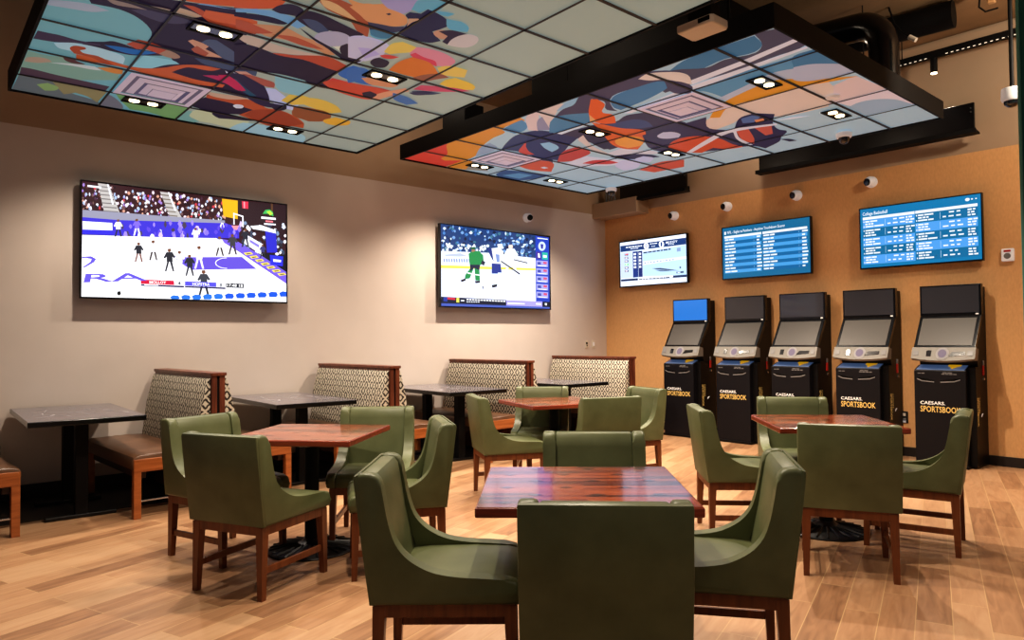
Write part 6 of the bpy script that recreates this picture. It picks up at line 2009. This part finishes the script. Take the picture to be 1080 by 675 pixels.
# ------------------------------------------------------------------ betting kiosks
def make_kiosk(label, lit):
    t = thing('betting_kiosk', label, 'kiosk', (0, 0, 0), 0, 'black betting kiosks along the tan wall')
    x0, x1 = -.275, .205
    b = bmesh.new(); prism(b, [(0, .03), (-.43, .03), (-.43, .975), (-.425, .985), (-.30, 1.03), (0, 1.03)], 'x', x0, x1, .005)
    done('cabinet', b, M['kiosk'], t)
    b = bmesh.new(); box(b, x0-.012, x1+.012, -.445, .0, 0, .03, .003); done('plinth', b, M['kiosk_side'], t)
    b = bmesh.new(); prism(b, [(0, 1.0), (-.28, 1.0), (-.30, 1.09), (-.36, 1.12), (-.36, 1.2), (-.13, 1.56), (-.13, 1.84), (0, 1.84)], 'x', -.262, .272, .005)
    done('column', b, M['kiosk_side'], t)
    b = bmesh.new(); box(b, x1, .272, -.36, 0, .02, 1.02, .004); done('side_cover', b, M['kiosk_side'], t)
    # upper screen
    b = bmesh.new(); box(b, -.2875, .2875, -.185, -.12, 1.545, 1.868, .006); us = done('upper_screen', b, M['gloss_black'], t)
    b = bmesh.new(); box(b, -.268, .268, -.1875, -.184, 1.575, 1.852); d = done('display', b, M['screen_blue'] if lit else M['screen_off'], us)
    b = bmesh.new(); box(b, .235, .262, -.188, -.184, 1.553, 1.566); done('indicator_light', b, M['print_white'], us)
    # lower touch screen
    def slab(a, c, th):   # polygon from two points (y,z) with thickness behind
        dy, dz = c[0]-a[0], c[1]-a[1]; L = math.hypot(dy, dz); ny, nz = dz/L, -dy/L
        if ny < 0: ny, nz = -ny, -nz
        return [a, c, (c[0]+ny*th, c[1]+nz*th), (a[0]+ny*th, a[1]+nz*th)]
    A, Bp = (-.19, 1.545), (-.40, 1.215)
    b = bmesh.new(); prism(b, slab(A, Bp, .05), 'x', -.285, .285, .005); ls = done('touch_screen', b, M['gloss_black'], t)
    k = (A[0]*.92+Bp[0]*.08-.003, A[1]*.92+Bp[1]*.08+.002); q = (A[0]*.07+Bp[0]*.93-.003, A[1]*.07+Bp[1]*.93+.002)
    b = bmesh.new(); prism(b, slab(k, q, .004), 'x', -.252, .252); done('display', b, M['screen_mid'], ls)
    # console with a bowed lower edge
    b = bmesh.new(); n = 13; va = []; vb = []
    for i in range(n):
        x = -.295+.59*i/(n-1); bow = (1-(x/.295)**2)
        va.append(b.verts.new((x, -.405, 1.218))); vb.append(b.verts.new((x, -.455-.02*bow, 1.105-.022*bow)))
    vc = [b.verts.new((v.co.x*.97, v.co.y+.02, v.co.z-.02)) for v in vb]; vd = [b.verts.new((v.co.x, -.33, 1.20)) for v in va]; ve = [b.verts.new((v.co.x*.97, -.30, v.co.z)) for v in vc]
    for r0, r1 in ((va, vb), (vb, vc), (vc, ve), (ve, vd), (vd, va)):
        for i in range(n-1): b.faces.new((r0[i], r0[i+1], r1[i+1], r1[i])).material_index = 1 if r0 in (vc, ve) else 0
    for i in (0, n-1): b.faces.new((va[i], vb[i], vc[i], ve[i], vd[i]))
    co = done('console', b, [M['console'], M['kiosk_side']], t, True)
    def onc(x, s, lift=.004):   # point on the console face
        bow = (1-(x/.295)**2); a = Vector((x, -.405, 1.218)); e = Vector((x, -.455-.02*bow, 1.105-.022*bow)); return a.lerp(e, s)+Vector((0, -.9*lift, .45*lift))
    def patch(name, outline, m):
        b = bmesh.new(); f = [b.verts.new(onc(x, s)) for x, s in outline]; g = [b.verts.new(onc(x, s, -.004)) for x, s in outline]
        b.faces.new(f); 
        for i in range(len(f)): b.faces.new((f[i], f[(i+1) % len(f)], g[(i+1) % len(g)], g[i]))
        done(name, b, m, co)
    patch('speaker_grille', [(-.275, .3), (-.225, .3), (-.225, .68), (-.275, .72)], M['grey'])
    patch('speaker_grille', [(.225, .3), (.275, .3), (.275, .72), (.225, .68)], M['grey'])
    patch('scanner_window', [(-.15, .25), (-.105, .25), (-.105, .7), (-.15, .7)], M['gloss_black'])
    patch('dial_ring', [(.0+.062*math.cos(a*PI/10), .48+.46*math.sin(a*PI/10)) for a in range(20)], M['dial_ring'])
    b = bmesh.new(); f = [b.verts.new(onc(.04*math.cos(a*PI/10), .48+.3*math.sin(a*PI/10), .007)) for a in range(20)]; b.faces.new(f); done('dial', b, plain('lilac_dial', rgb(112, 106, 130), .6, spec=.2), co)
    patch('card_slot', [(.085, .36), (.205, .36), (.205, .62), (.06, .7)], M['gloss_black'])
    # sloped shelf, arrow, slots, tag, lettering
    b = bmesh.new(); prism(b, slab((-.295, 1.034), (-.424, .99), .006), 'x', x0+.02, x1-.015); sh = done('printer_shelf', b, M['shelf_blue'], t)
    b = bmesh.new(); V = [b.verts.new(p) for p in ((.02, -.31, 1.038), (.14, -.31, 1.038), (.14, -.35, 1.025), (.115, -.37, 1.018), (.08, -.43, .999), (.045, -.37, 1.018), (.02, -.35, 1.025))]
    b.faces.new(V); done('arrow_sticker', b, M['yellow'], sh)
    for s, (u0, u1) in enumerate(((x0+.03, x0+.19), (x0+.25, x0+.43))):
        b = bmesh.new(); w = u1-u0
        f = [(u0, .885), (u0+w*.3, .865), (u1, .855), (u1, .88), (u0+w*.35, .9), (u0, .905)] if s == 0 else [(u0, .855), (u0+w*.7, .865), (u1, .885), (u1, .905), (u0+w*.65, .9), (u0, .88)]
        prism(b, f, 'y', -.434, -.428); sl = done('ticket_slot', b, M['gloss_black'], t)
        b = bmesh.new(); g = [(p[0], p[1]) for p in f[:3]]+[(f[2][0], f[2][1]+.012), (f[1][0], f[1][1]+.012), (f[0][0], f[0][1]+.012)]
        prism(b, g, 'y', -.437, -.433); done('slot_lip', b, M['grey'], sl)
    b = bmesh.new(); yf = -.4312
    def on(xa, xb, za, zb): return lambda u, v: (xa+(xb-xa)*u, yf, za+(zb-za)*v)
    put_word(b, 'CAESARS.', on(x0+.055, x0+.29, .628, .662)); done_raw('white_lettering', b, M['print_white'], t)
    b = bmesh.new(); put_word(b, 'SPORTSBOOK', on(x0+.055, x0+.43, .55, .612)); done_raw('gold_lettering', b, M['gold'], t)
    b = bmesh.new()
    for xx, zz, n_, w_ in ((x0+.035, .945, 2, .03), (x0+.27, .955, 2, .04), (x0+.26, .940, 4, .03)):
        for j in range(n_):
            V = [b.verts.new((xx+j*(w_+.006)+dx, yf, zz+dz)) for dx, dz in ((0, 0), (w_, 0), (w_, .009), (0, .009))]; b.faces.new(V)
    done_raw('small_print', b, M['grey'], t)['kind'] = 'stuff'
    xs_ = .2735
    b = bmesh.new(); put_word(b, 'SPORTSBOOK', lambda u, v: (xs_, -.335+.045*v, (.71-.29*u))); done_raw('gold_lettering', b, M['gold'], t)
    b = bmesh.new(); put_word(b, 'CAESARS', lambda u, v: (xs_, -.275+.022*v, (.71-.16*u))); done_raw('white_lettering', b, M['gold'], t)
    b = bmesh.new(); V = [b.verts.new((xs_, -.21+dy, .53+dz)) for dy, dz in ((0, 0), (.05, .006), (.05, .016), (.01, .012), (.01, -.02), (0, -.02))]; b.faces.new(V)
    done_raw('key_mark', b, M['print_white'], t)
    b = bmesh.new(); box(b, .27, .282, -.15, -.115, .93, 1.03, .004); tg = done('seal_tag', b, M['red'], t)
    b = bmesh.new(); box(b, .27, .284, -.145, -.12, 1.03, 1.08, .004); done('seal_cap', b, M['grey'], tg)
    b = bmesh.new(); lathe(b, [(.012, 0), (.012, .014), (.008, .016)], seg=12); bmesh.ops.rotate(b, verts=b.verts[:], matrix=Matrix.Rotation(PI/2, 3, 'Y')); bmesh.ops.translate(b, verts=b.verts[:], vec=(.272, -.13, .89)); done('lock', b, M['chrome'], t)
    return t
KY = YW-.025
k1 = make_kiosk('betting kiosk with the lit blue upper screen, nearest the corner of the room', True); k1.location = (-5.84, KY, 0)
k2 = make_kiosk('dark betting kiosk second from the corner, beside the one with the blue screen', False); k2.location = (-5.013, KY, 0)
for x, lb in ((-4.243, 'middle one of the five betting kiosks, partly behind a green chair'), (-3.457, 'betting kiosk left of the wall outlet, below the gap between the odds boards'), (-2.632, 'betting kiosk nearest the teal column, right of the wall outlet')):
    dup(k2, (x, KY, 0), 0, lb)

# ------------------------------------------------------------------ booths
BX0, BX1 = -7.50, -6.09          # wall end and aisle end
def bench_parts(root, side):
    """side -1: bench faces -y, +1: bench faces +y; local origin at the middle of the divider, aisle end at x=0"""
    L = BX1-BX0; s = side
    def Y(v): return v*s
    # upholstered back
    b = bmesh.new(); pr = [(Y(.056), .40), (Y(.17), .42), (Y(.178), .50), (Y(.135), .80), (Y(.085), 1.03), (Y(.07), 1.047), (Y(.056), 1.047)]
    prism(b, pr, 'x', -L+.02, -.012, .012, 0, 3); done('back_cushion', b, M['ikat'], root, True)
    # seat
    b = bmesh.new(); pr = [(Y(.10), .40), (Y(.10), .485), (Y(.3), .492), (Y(.60), .488), (Y(.64), .47), (Y(.652), .44), (Y(.645), .375), (Y(.62), .37)]
    prism(b, pr, 'x', -L+.01, -.008, .014, 0, 3); done('seat_cushion', b, M['seat_vinyl'], root, True)
    # frame at the aisle end
    b = bmesh.new(); y0, y1 = sorted((Y(.06), Y(.638))); box(b, -.05, .004, y0, y1, .355, .455, .004); done('end_rail', b, M['bench_wood'], root)
    for x0 in (-.052, -L+.04):
        b = bmesh.new(); y0, y1 = sorted((Y(.588), Y(.642))); box(b, x0, x0+.055, y0, y1, 0, .455, .004); done('leg', b, M['bench_wood'], root)
    b = bmesh.new(); y0, y1 = sorted((Y(.05), Y(.59))); box(b, -.04, -.015, y0, y1, .125, .135, .001); done('foot_rail', b, M['chrome'], root)
    b = bmesh.new(); y0, y1 = sorted((Y(.54), Y(.60))); box(b, -L+.09, -.05, y0, y1, .30, .38, .003); done('front_rail', b, plain('dark_brown_rail', rgb(52, 32, 22), .5), root)
    for x0 in (-.052,):
        b = bmesh.new(); y0, y1 = sorted((Y(.06), Y(.11))); box(b, x0, x0+.05, y0, y1, 0, .40, .004); done('leg', b, M['panel_wood'], root)
def booth(y, label, sides, rot):
    t = thing('booth_bench', label, 'booth', (BX1, y, 0), rot, 'back to back booth benches along the left wall'); L = BX1-BX0
    for s in sides: bench_parts(t, s)
    b = bmesh.new()
    box(b, -L, 0, -.056, -.010, .02, 1.068, .003); box(b, -L, 0, .010, .056, .02, 1.068, .003); box(b, -L+.02, -.012, -.0105, .0105, .02, 1.05, 0, 1)
    done('divider', b, [M['panel_wood'], M['matte_black']], t)
    b = bmesh.new(); box(b, -L, .012, -.066, .066, 1.068, 1.095, .004); done('top_cap', b, M['panel_wood'], t)
    return t
booth(.14, 'booth bench cut by the left edge of the photo, only its seat end showing', (-1, 1), R(2))
booth(2.138, 'booth bench behind the left green chairs, leftmost patterned back in view', (-1, 1), R(2))
booth(3.838, 'booth bench with patterned back, second from the left of the patterned backs', (-1, 1), R(2))
booth(5.65, 'booth bench with patterned back, below the left edge of the hockey television', (-1, 1), R(2))
booth(7.488, 'booth bench with patterned back at the corner of the room', (-1,), R(1.5))

# ------------------------------------------------------------------ booth tables
def make_booth_table(label):
    t = thing('booth_table', label, 'table', (0, 0, 0), 0, 'slate topped tables between the booth benches')
    b = bmesh.new(); box(b, -.705, .705, -.385, .385, .75, .79, .004); done('table_edge', b, M['gloss_black'], t)
    b = bmesh.new(); box(b, -.70, .70, -.38, .38, .7895, .7915); top = done('tabletop', b, M['slate'], t)
    b = bmesh.new()
    def stroke(pts, w):
        for (xa, ya), (xb, yb) in zip(pts, pts[1:]):
            d = Vector((xb-xa, yb-ya)).normalized(); n = Vector((-d.y, d.x))*w/2
            V = [b.verts.new((p[0]+s*n.x, p[1]+s*n.y, .7922)) for p, s in (((xa, ya), 1), ((xb, yb), 1), ((xb, yb), -1), ((xa, ya), -1))]; b.faces.new(V)
    stroke([(-.45, -.22), (-.30, -.16), (-.1, -.2), (.0, -.05), (.1, -.02), (.15, .12)], .012); stroke([(-.3, .25), (-.2, .1), (-.05, .12), (.05, .0), (.3, .06), (.42, .24)], .014)
    stroke([(-.12, -.28), (.0, -.22), (.2, -.24), (.32, -.1), (.44, -.08)], .01); stroke([(-.5, .02), (-.38, .06), (-.28, .0), (-.2, .03)], .01)
    stroke([(.12, -.3), (.18, -.16), (.3, -.2), (.38, -.3)], .02); stroke([(.2, .2), (.26, .3), (.4, .32)], .014)
    for k in range(5):
        x = -.06+k*.05; stroke([(x, .2), (x+.02, .26), (x+.035, .2)], .008)
    done_raw('line_drawing', b, M['chalk'], top)
    for x in (-.33, .33):
        b = bmesh.new(); box(b, x-.045, x+.045, -.045, .045, .03, .75, .006); done('column', b, M['matte_black'], t)
        b = bmesh.new(); box(b, x-.05, x+.05, -.24, .24, .004, .032, .006); done('foot', b, M['dark_metal'], t)
        b = bmesh.new(); box(b, x-.10, x+.10, -.16, .16, .738, .75); done('mounting_plate', b, M['matte_black'], t)
    return t
TX0 = -6.80
bt = make_booth_table('slate topped booth table nearest the left edge of the photo, beside a bare pale wall'); bt.location = (TX0, 1.235, 0); bt.rotation_euler = (0, 0, R(-2.5))
dup(bt, (TX0, 3.06, 0), R(-2.5), 'slate topped booth table between the first and second patterned booth backs')
dup(bt, (TX0, 4.93, 0), R(-2), 'slate topped booth table between the second and third patterned booth backs')
dup(bt, (TX0+.03, 6.60, 0), R(-1.5), 'farthest slate topped booth table, in front of the corner booth bench')
b = bmesh.new(); box(b, -.03, .03, -.02, .02, 0, .075, .004); o = done('table_caddy', b, M['base_black'], None, False, (-7.1, 6.45, .792)); tag(o, 'small dark holder standing on the farthest booth table', 'holder')

# ------------------------------------------------------------------ wooden dining tables
def make_table(label, s=.81):
    t = thing('dining_table', label, 'table', (0, 0, 0), 0, 'square red wood tables with green chairs'); h = s/2
    b = bmesh.new(); box(b, -h, h, -h, h, .722, .758, .006); done('table_edge', b, M['edge_wood'], t)
    b = bmesh.new(); box(b, -h+.006, h-.006, -h+.006, h-.006, .7575, .760, .001)
    for r in range(6):
        for c in range(4):
            x = -h+.10+c*.235+(.115 if r % 2 else 0); y = -h+.07+r*.135
            if x > h-.04: continue
            V = [b.verts.new((x+dx, y+dy, .7604)) for dx, dy in ((-.032, 0), (0, -.018), (.032, 0), (0, .018))]
            b.faces.new(V).material_index = 1
    done_raw('tabletop', b, [M['stave'], M['inlay']], t)
    b = bmesh.new(); lathe(b, [(.05, .05), (.046, .08), (.045, .70), (.06, .715), (.06, .722)], seg=24); box(b, -.2, .2, -.03, .03, .70, .722); box(b, -.03, .03, -.2, .2, .70, .722)
    done('column', b, M['matte_black'], t, True)
    b = bmesh.new(); prof = [(.275, 0), (.28, .008), (.27, .016), (.18, .03), (.09, .045), (.06, .062), (.05, .075)]
    lathe(b, prof, seg=48)
    for k in range(24):
        a = 2*PI*k/24; u = Vector((math.cos(a), math.sin(a))); w = Vector((-u.y, u.x))*.007
        P0, P1 = u*.09, u*.265
        vs = [b.verts.new((*(P0+w), .046)), b.verts.new((*(P1+w), .018)), b.verts.new((*(P1-w), .018)), b.verts.new((*(P0-w), .046)), b.verts.new((*P0, .055)), b.verts.new((*P1, .026))]
        b.faces.new((vs[0], vs[1], vs[5], vs[4])); b.faces.new((vs[4], vs[5], vs[2], vs[3]))
    done('base', b, M['dark_metal'], t, True)
    return t
t1 = make_table('red wood table in the foreground with purple screen reflections on its top'); t1.location = (-2.035, 2.172, 0); t1.rotation_euler = (0, 0, R(46.4))
dup(t1, (-4.42, 2.15, 0), R(41), 'red wood table at left, in front of the second booth bench')
dup(t1, (-4.88, 4.83, 0), R(72), 'farthest red wood table, near the hockey television wall')
dup(t1, (-2.35, 4.965, 0), R(43), 'red wood table in front of the two right betting kiosks')

# ------------------------------------------------------------------ green chairs
def make_chair(label):
    t = thing('dining_chair', label, 'chair', (0, 0, 0), 0, 'green upholstered dining chairs')
    def rear(z): return -.268-.06*max(0, (z-.385)/.475)
    # side wings: swept from a high back down to seat level
    curve = [(-.224, .83), (-.212, .76), (-.196, .68), (-.172, .61), (-.135, .562), (-.085, .527), (-.025, .502), (.06, .488), (.16, .482), (.245, .476)]
    fine = []
    for i in range(len(curve)-1):
        p0, p1, p2, p3 = [Vector(curve[max(0, min(len(curve)-1, i+j))]) for j in (-1, 0, 1, 2)]
        for s in (0, .34, .67):
            q = .5*((2*p1)+(p2-p0)*s+(2*p0-5*p1+4*p2-p3)*s*s+(3*p1-p0-3*p2+p3)*s**3); fine.append((q.x, q.y))
    wing = [(-.262, .385), (rear(.62)+.006, .62), (rear(.83)+.006, .83), (rear(.85)+.010, .850), (-.308, .861), (-.29, .866), (-.262, .865), (-.242, .857), (-.230, .845)]+fine+[(.245, .476), (.268, .470), (.280, .456), (.286, .435), (.286, .42), (.282, .385)]
    for s in (-1, 1):
        b = bmesh.new(); x0, x1 = sorted((s*.198, s*.264)); prism(b, wing, 'x', x0, x1, .016, 0, 3)
        w = done('side_wing', b, M['vinyl'], t, True)
    # back: flat rear skin and a padded inner face
    b = bmesh.new(); pr = [(-.268, .385), (rear(.60), .60), (rear(.845), .845), (rear(.86)+.006, .858), (rear(.86)+.02, .862), (rear(.8)+.022, .80), (-.246, .385)]
    prism(b, pr, 'x', -.262, .262, .006, 0, 2)
    pr = [(-.25, .47), (-.165, .46), (-.178, .52), (-.205, .65), (-.228, .79), (-.236, .835), (-.252, .856), (-.285, .862), (-.312, .855), (-.31, .8)]
    prism(b, pr, 'x', -.197, .197, .010, 0, 2)
    done('backrest', b, M['vinyl'], t, True)
    # seat
    b = bmesh.new(); pr = [(-.24, .386), (-.24, .465), (-.1, .476), (.1, .478), (.235, .474), (.27, .466), (.288, .445), (.291, .415), (.286, .386)]
    prism(b, pr, 'x', -.199, .199, .008, 0, 2); done('seat', b, M['vinyl'], t, True)
    # seams
    for s in (-1, 1):
        b = bmesh.new(); x = s*.2
        tube(b, [(x, -.243, .83), (x, -.232, .79), (x, -.209, .65), (x, -.182, .53), (x, -.165, .478)], .0035, 6); done('seam_piping', b, M['piping'], t)
    # wooden base
    b = bmesh.new()
    for s in (-1, 1):
        x0, x1 = sorted((s*.205, s*.243)); box(b, x0, x1, -.255, .265, .335, .3855, .003)
    box(b, -.21, .21, -.258, -.222, .335, .3855, .003); box(b, -.21, .21, .232, .268, .335, .3855, .003)
    done('apron', b, M['chair_wood'], t)
    for sx in (-1, 1):
        for sy, y in ((-1, -.236), (1, .246)):
            b = bmesh.new(); taper(b, (sx*.224+sx*.004, y+sy*.012, 0), .0155, (sx*.221, y, .378), .0235); done('leg', b, M['chair_wood'], t)
    for s in (-1, 1):
        b = bmesh.new(); box(b, s*.224-.009, s*.224+.009, -.225, .235, .13, .165, .002); done('stretcher', b, M['chair_wood'], t)
    return t
chairs = [
 (-1.665, 1.866, 134, 'nearest green chair, its flat back turned to the viewer in the foreground'),
 (-2.362, 1.738, 48, 'green chair at the left side of the foreground table, seat in full view'),
 (-1.705, 2.597, 216, 'green chair at the right side of the foreground table, facing left'),
 (-2.385, 2.640, 314, 'green chair behind the foreground table, only its top showing over the tabletop'),
 (-4.035, 1.657, 115, 'green chair at the left table, its dark back and all legs in view'),
 (-4.736, 1.721, 17, 'green chair at the left table nearest the booth benches, behind the one with dark back'),
 (-4.434, 2.610, 321, 'green chair at the far side of the left table, its open front facing the viewer'),
 (-3.754, 2.375, 242, 'green chair at the right side of the left table, just behind the foreground left chair'),
 (-4.765, 4.152, 63, 'green chair at the near left side of the farthest red table, seen from its side'),
 (-5.105, 4.865, 312, 'green chair behind the farthest red table, backed against the booth benches'),
 (-4.205, 4.682, 156, 'green chair at the near right side of the farthest red table, back to viewer'),
 (-4.505, 5.385, 254, 'green chair in front of the blue screened kiosk, facing the viewer'),
 (-2.738, 4.525, 44, 'green chair at the left side of the table by the kiosks'),
 (-2.718, 5.304, 306, 'green chair behind the table by the kiosks, in front of the middle kiosk'),
 (-1.913, 4.301, 117.5, 'green chair at the near side of the table by the kiosks, back to viewer'),
 (-1.823, 5.106, 194, 'rightmost green chair, in front of the kiosk nearest the teal column'),
]
c0 = None
for x, y, a, lb in chairs:
    if c0 is None:
        c0 = make_chair(lb); c0.location = (x, y, 0); c0.rotation_euler = (0, 0, R(a-90))
    else: dup(c0, (x, y, 0), R(a-90), lb)

# ------------------------------------------------------------------ light and camera
w = bpy.data.worlds.new('world'); scene.world = w; w.use_nodes = True
bg = w.node_tree.nodes['Background']; bg.inputs[0].default_value = (.96, .95, 1, 1); bg.inputs[1].default_value = .10
# unseen fill lamps added around the viewer to lift the room
for x, y, e in ((-.6, .6, 42), (.8, 2.6, 60), (.6, 5.2, 80), (-3.0, -.9, 8), (-5.2, -.9, 6)):
    spot(x, y, 3.3, e=e, size=140, blend=.8, rad=.12, name='hall_fill')
for x, y, z, e in ((-6.6, 4.2, 4.2, 12), (-4.6, 4.15, 4.2, 12), (-.9, 7.0, 3.9, 110), (-1.0, 2.5, 4.1, 16), (-4.6, 8.0, 4.2, 24)):  # unseen fill lamps added to brighten the deck and upper walls
    d = bpy.data.lights.new('deck_fill', 'POINT'); d.energy = e; d.color = (1, .84, .66); d.shadow_soft_size = .1
    o = bpy.data.objects.new('deck_fill', d); COL.objects.link(o); o.location = (x, y, z)
f, yaw, pitch, roll = 762.434702, .847310110, .0244403958, -.00972097989
F = Vector((-math.sin(yaw)*math.cos(pitch), math.cos(yaw)*math.cos(pitch), math.sin(pitch)))
Rv = Vector((math.cos(yaw), math.sin(yaw), 0)); U = Rv.cross(F)
R2 = Rv*math.cos(roll)+U*math.sin(roll); U2 = -Rv*math.sin(roll)+U*math.cos(roll)
cd = bpy.data.cameras.new('camera'); cam = bpy.data.objects.new('camera', cd); COL.objects.link(cam)
cd.sensor_fit = 'HORIZONTAL'; cd.sensor_width = 36; cd.lens = 36*f/1080; cd.clip_start = .05
cam.matrix_world = Matrix(((R2.x, U2.x, -F.x, 0), (R2.y, U2.y, -F.y, 0), (R2.z, U2.z, -F.z, 1.36), (0, 0, 0, 1)))
scene.camera = cam
scene.view_settings.view_transform = 'Standard'
scene.view_settings.look = 'Medium High Contrast'
scene.view_settings.exposure = 0
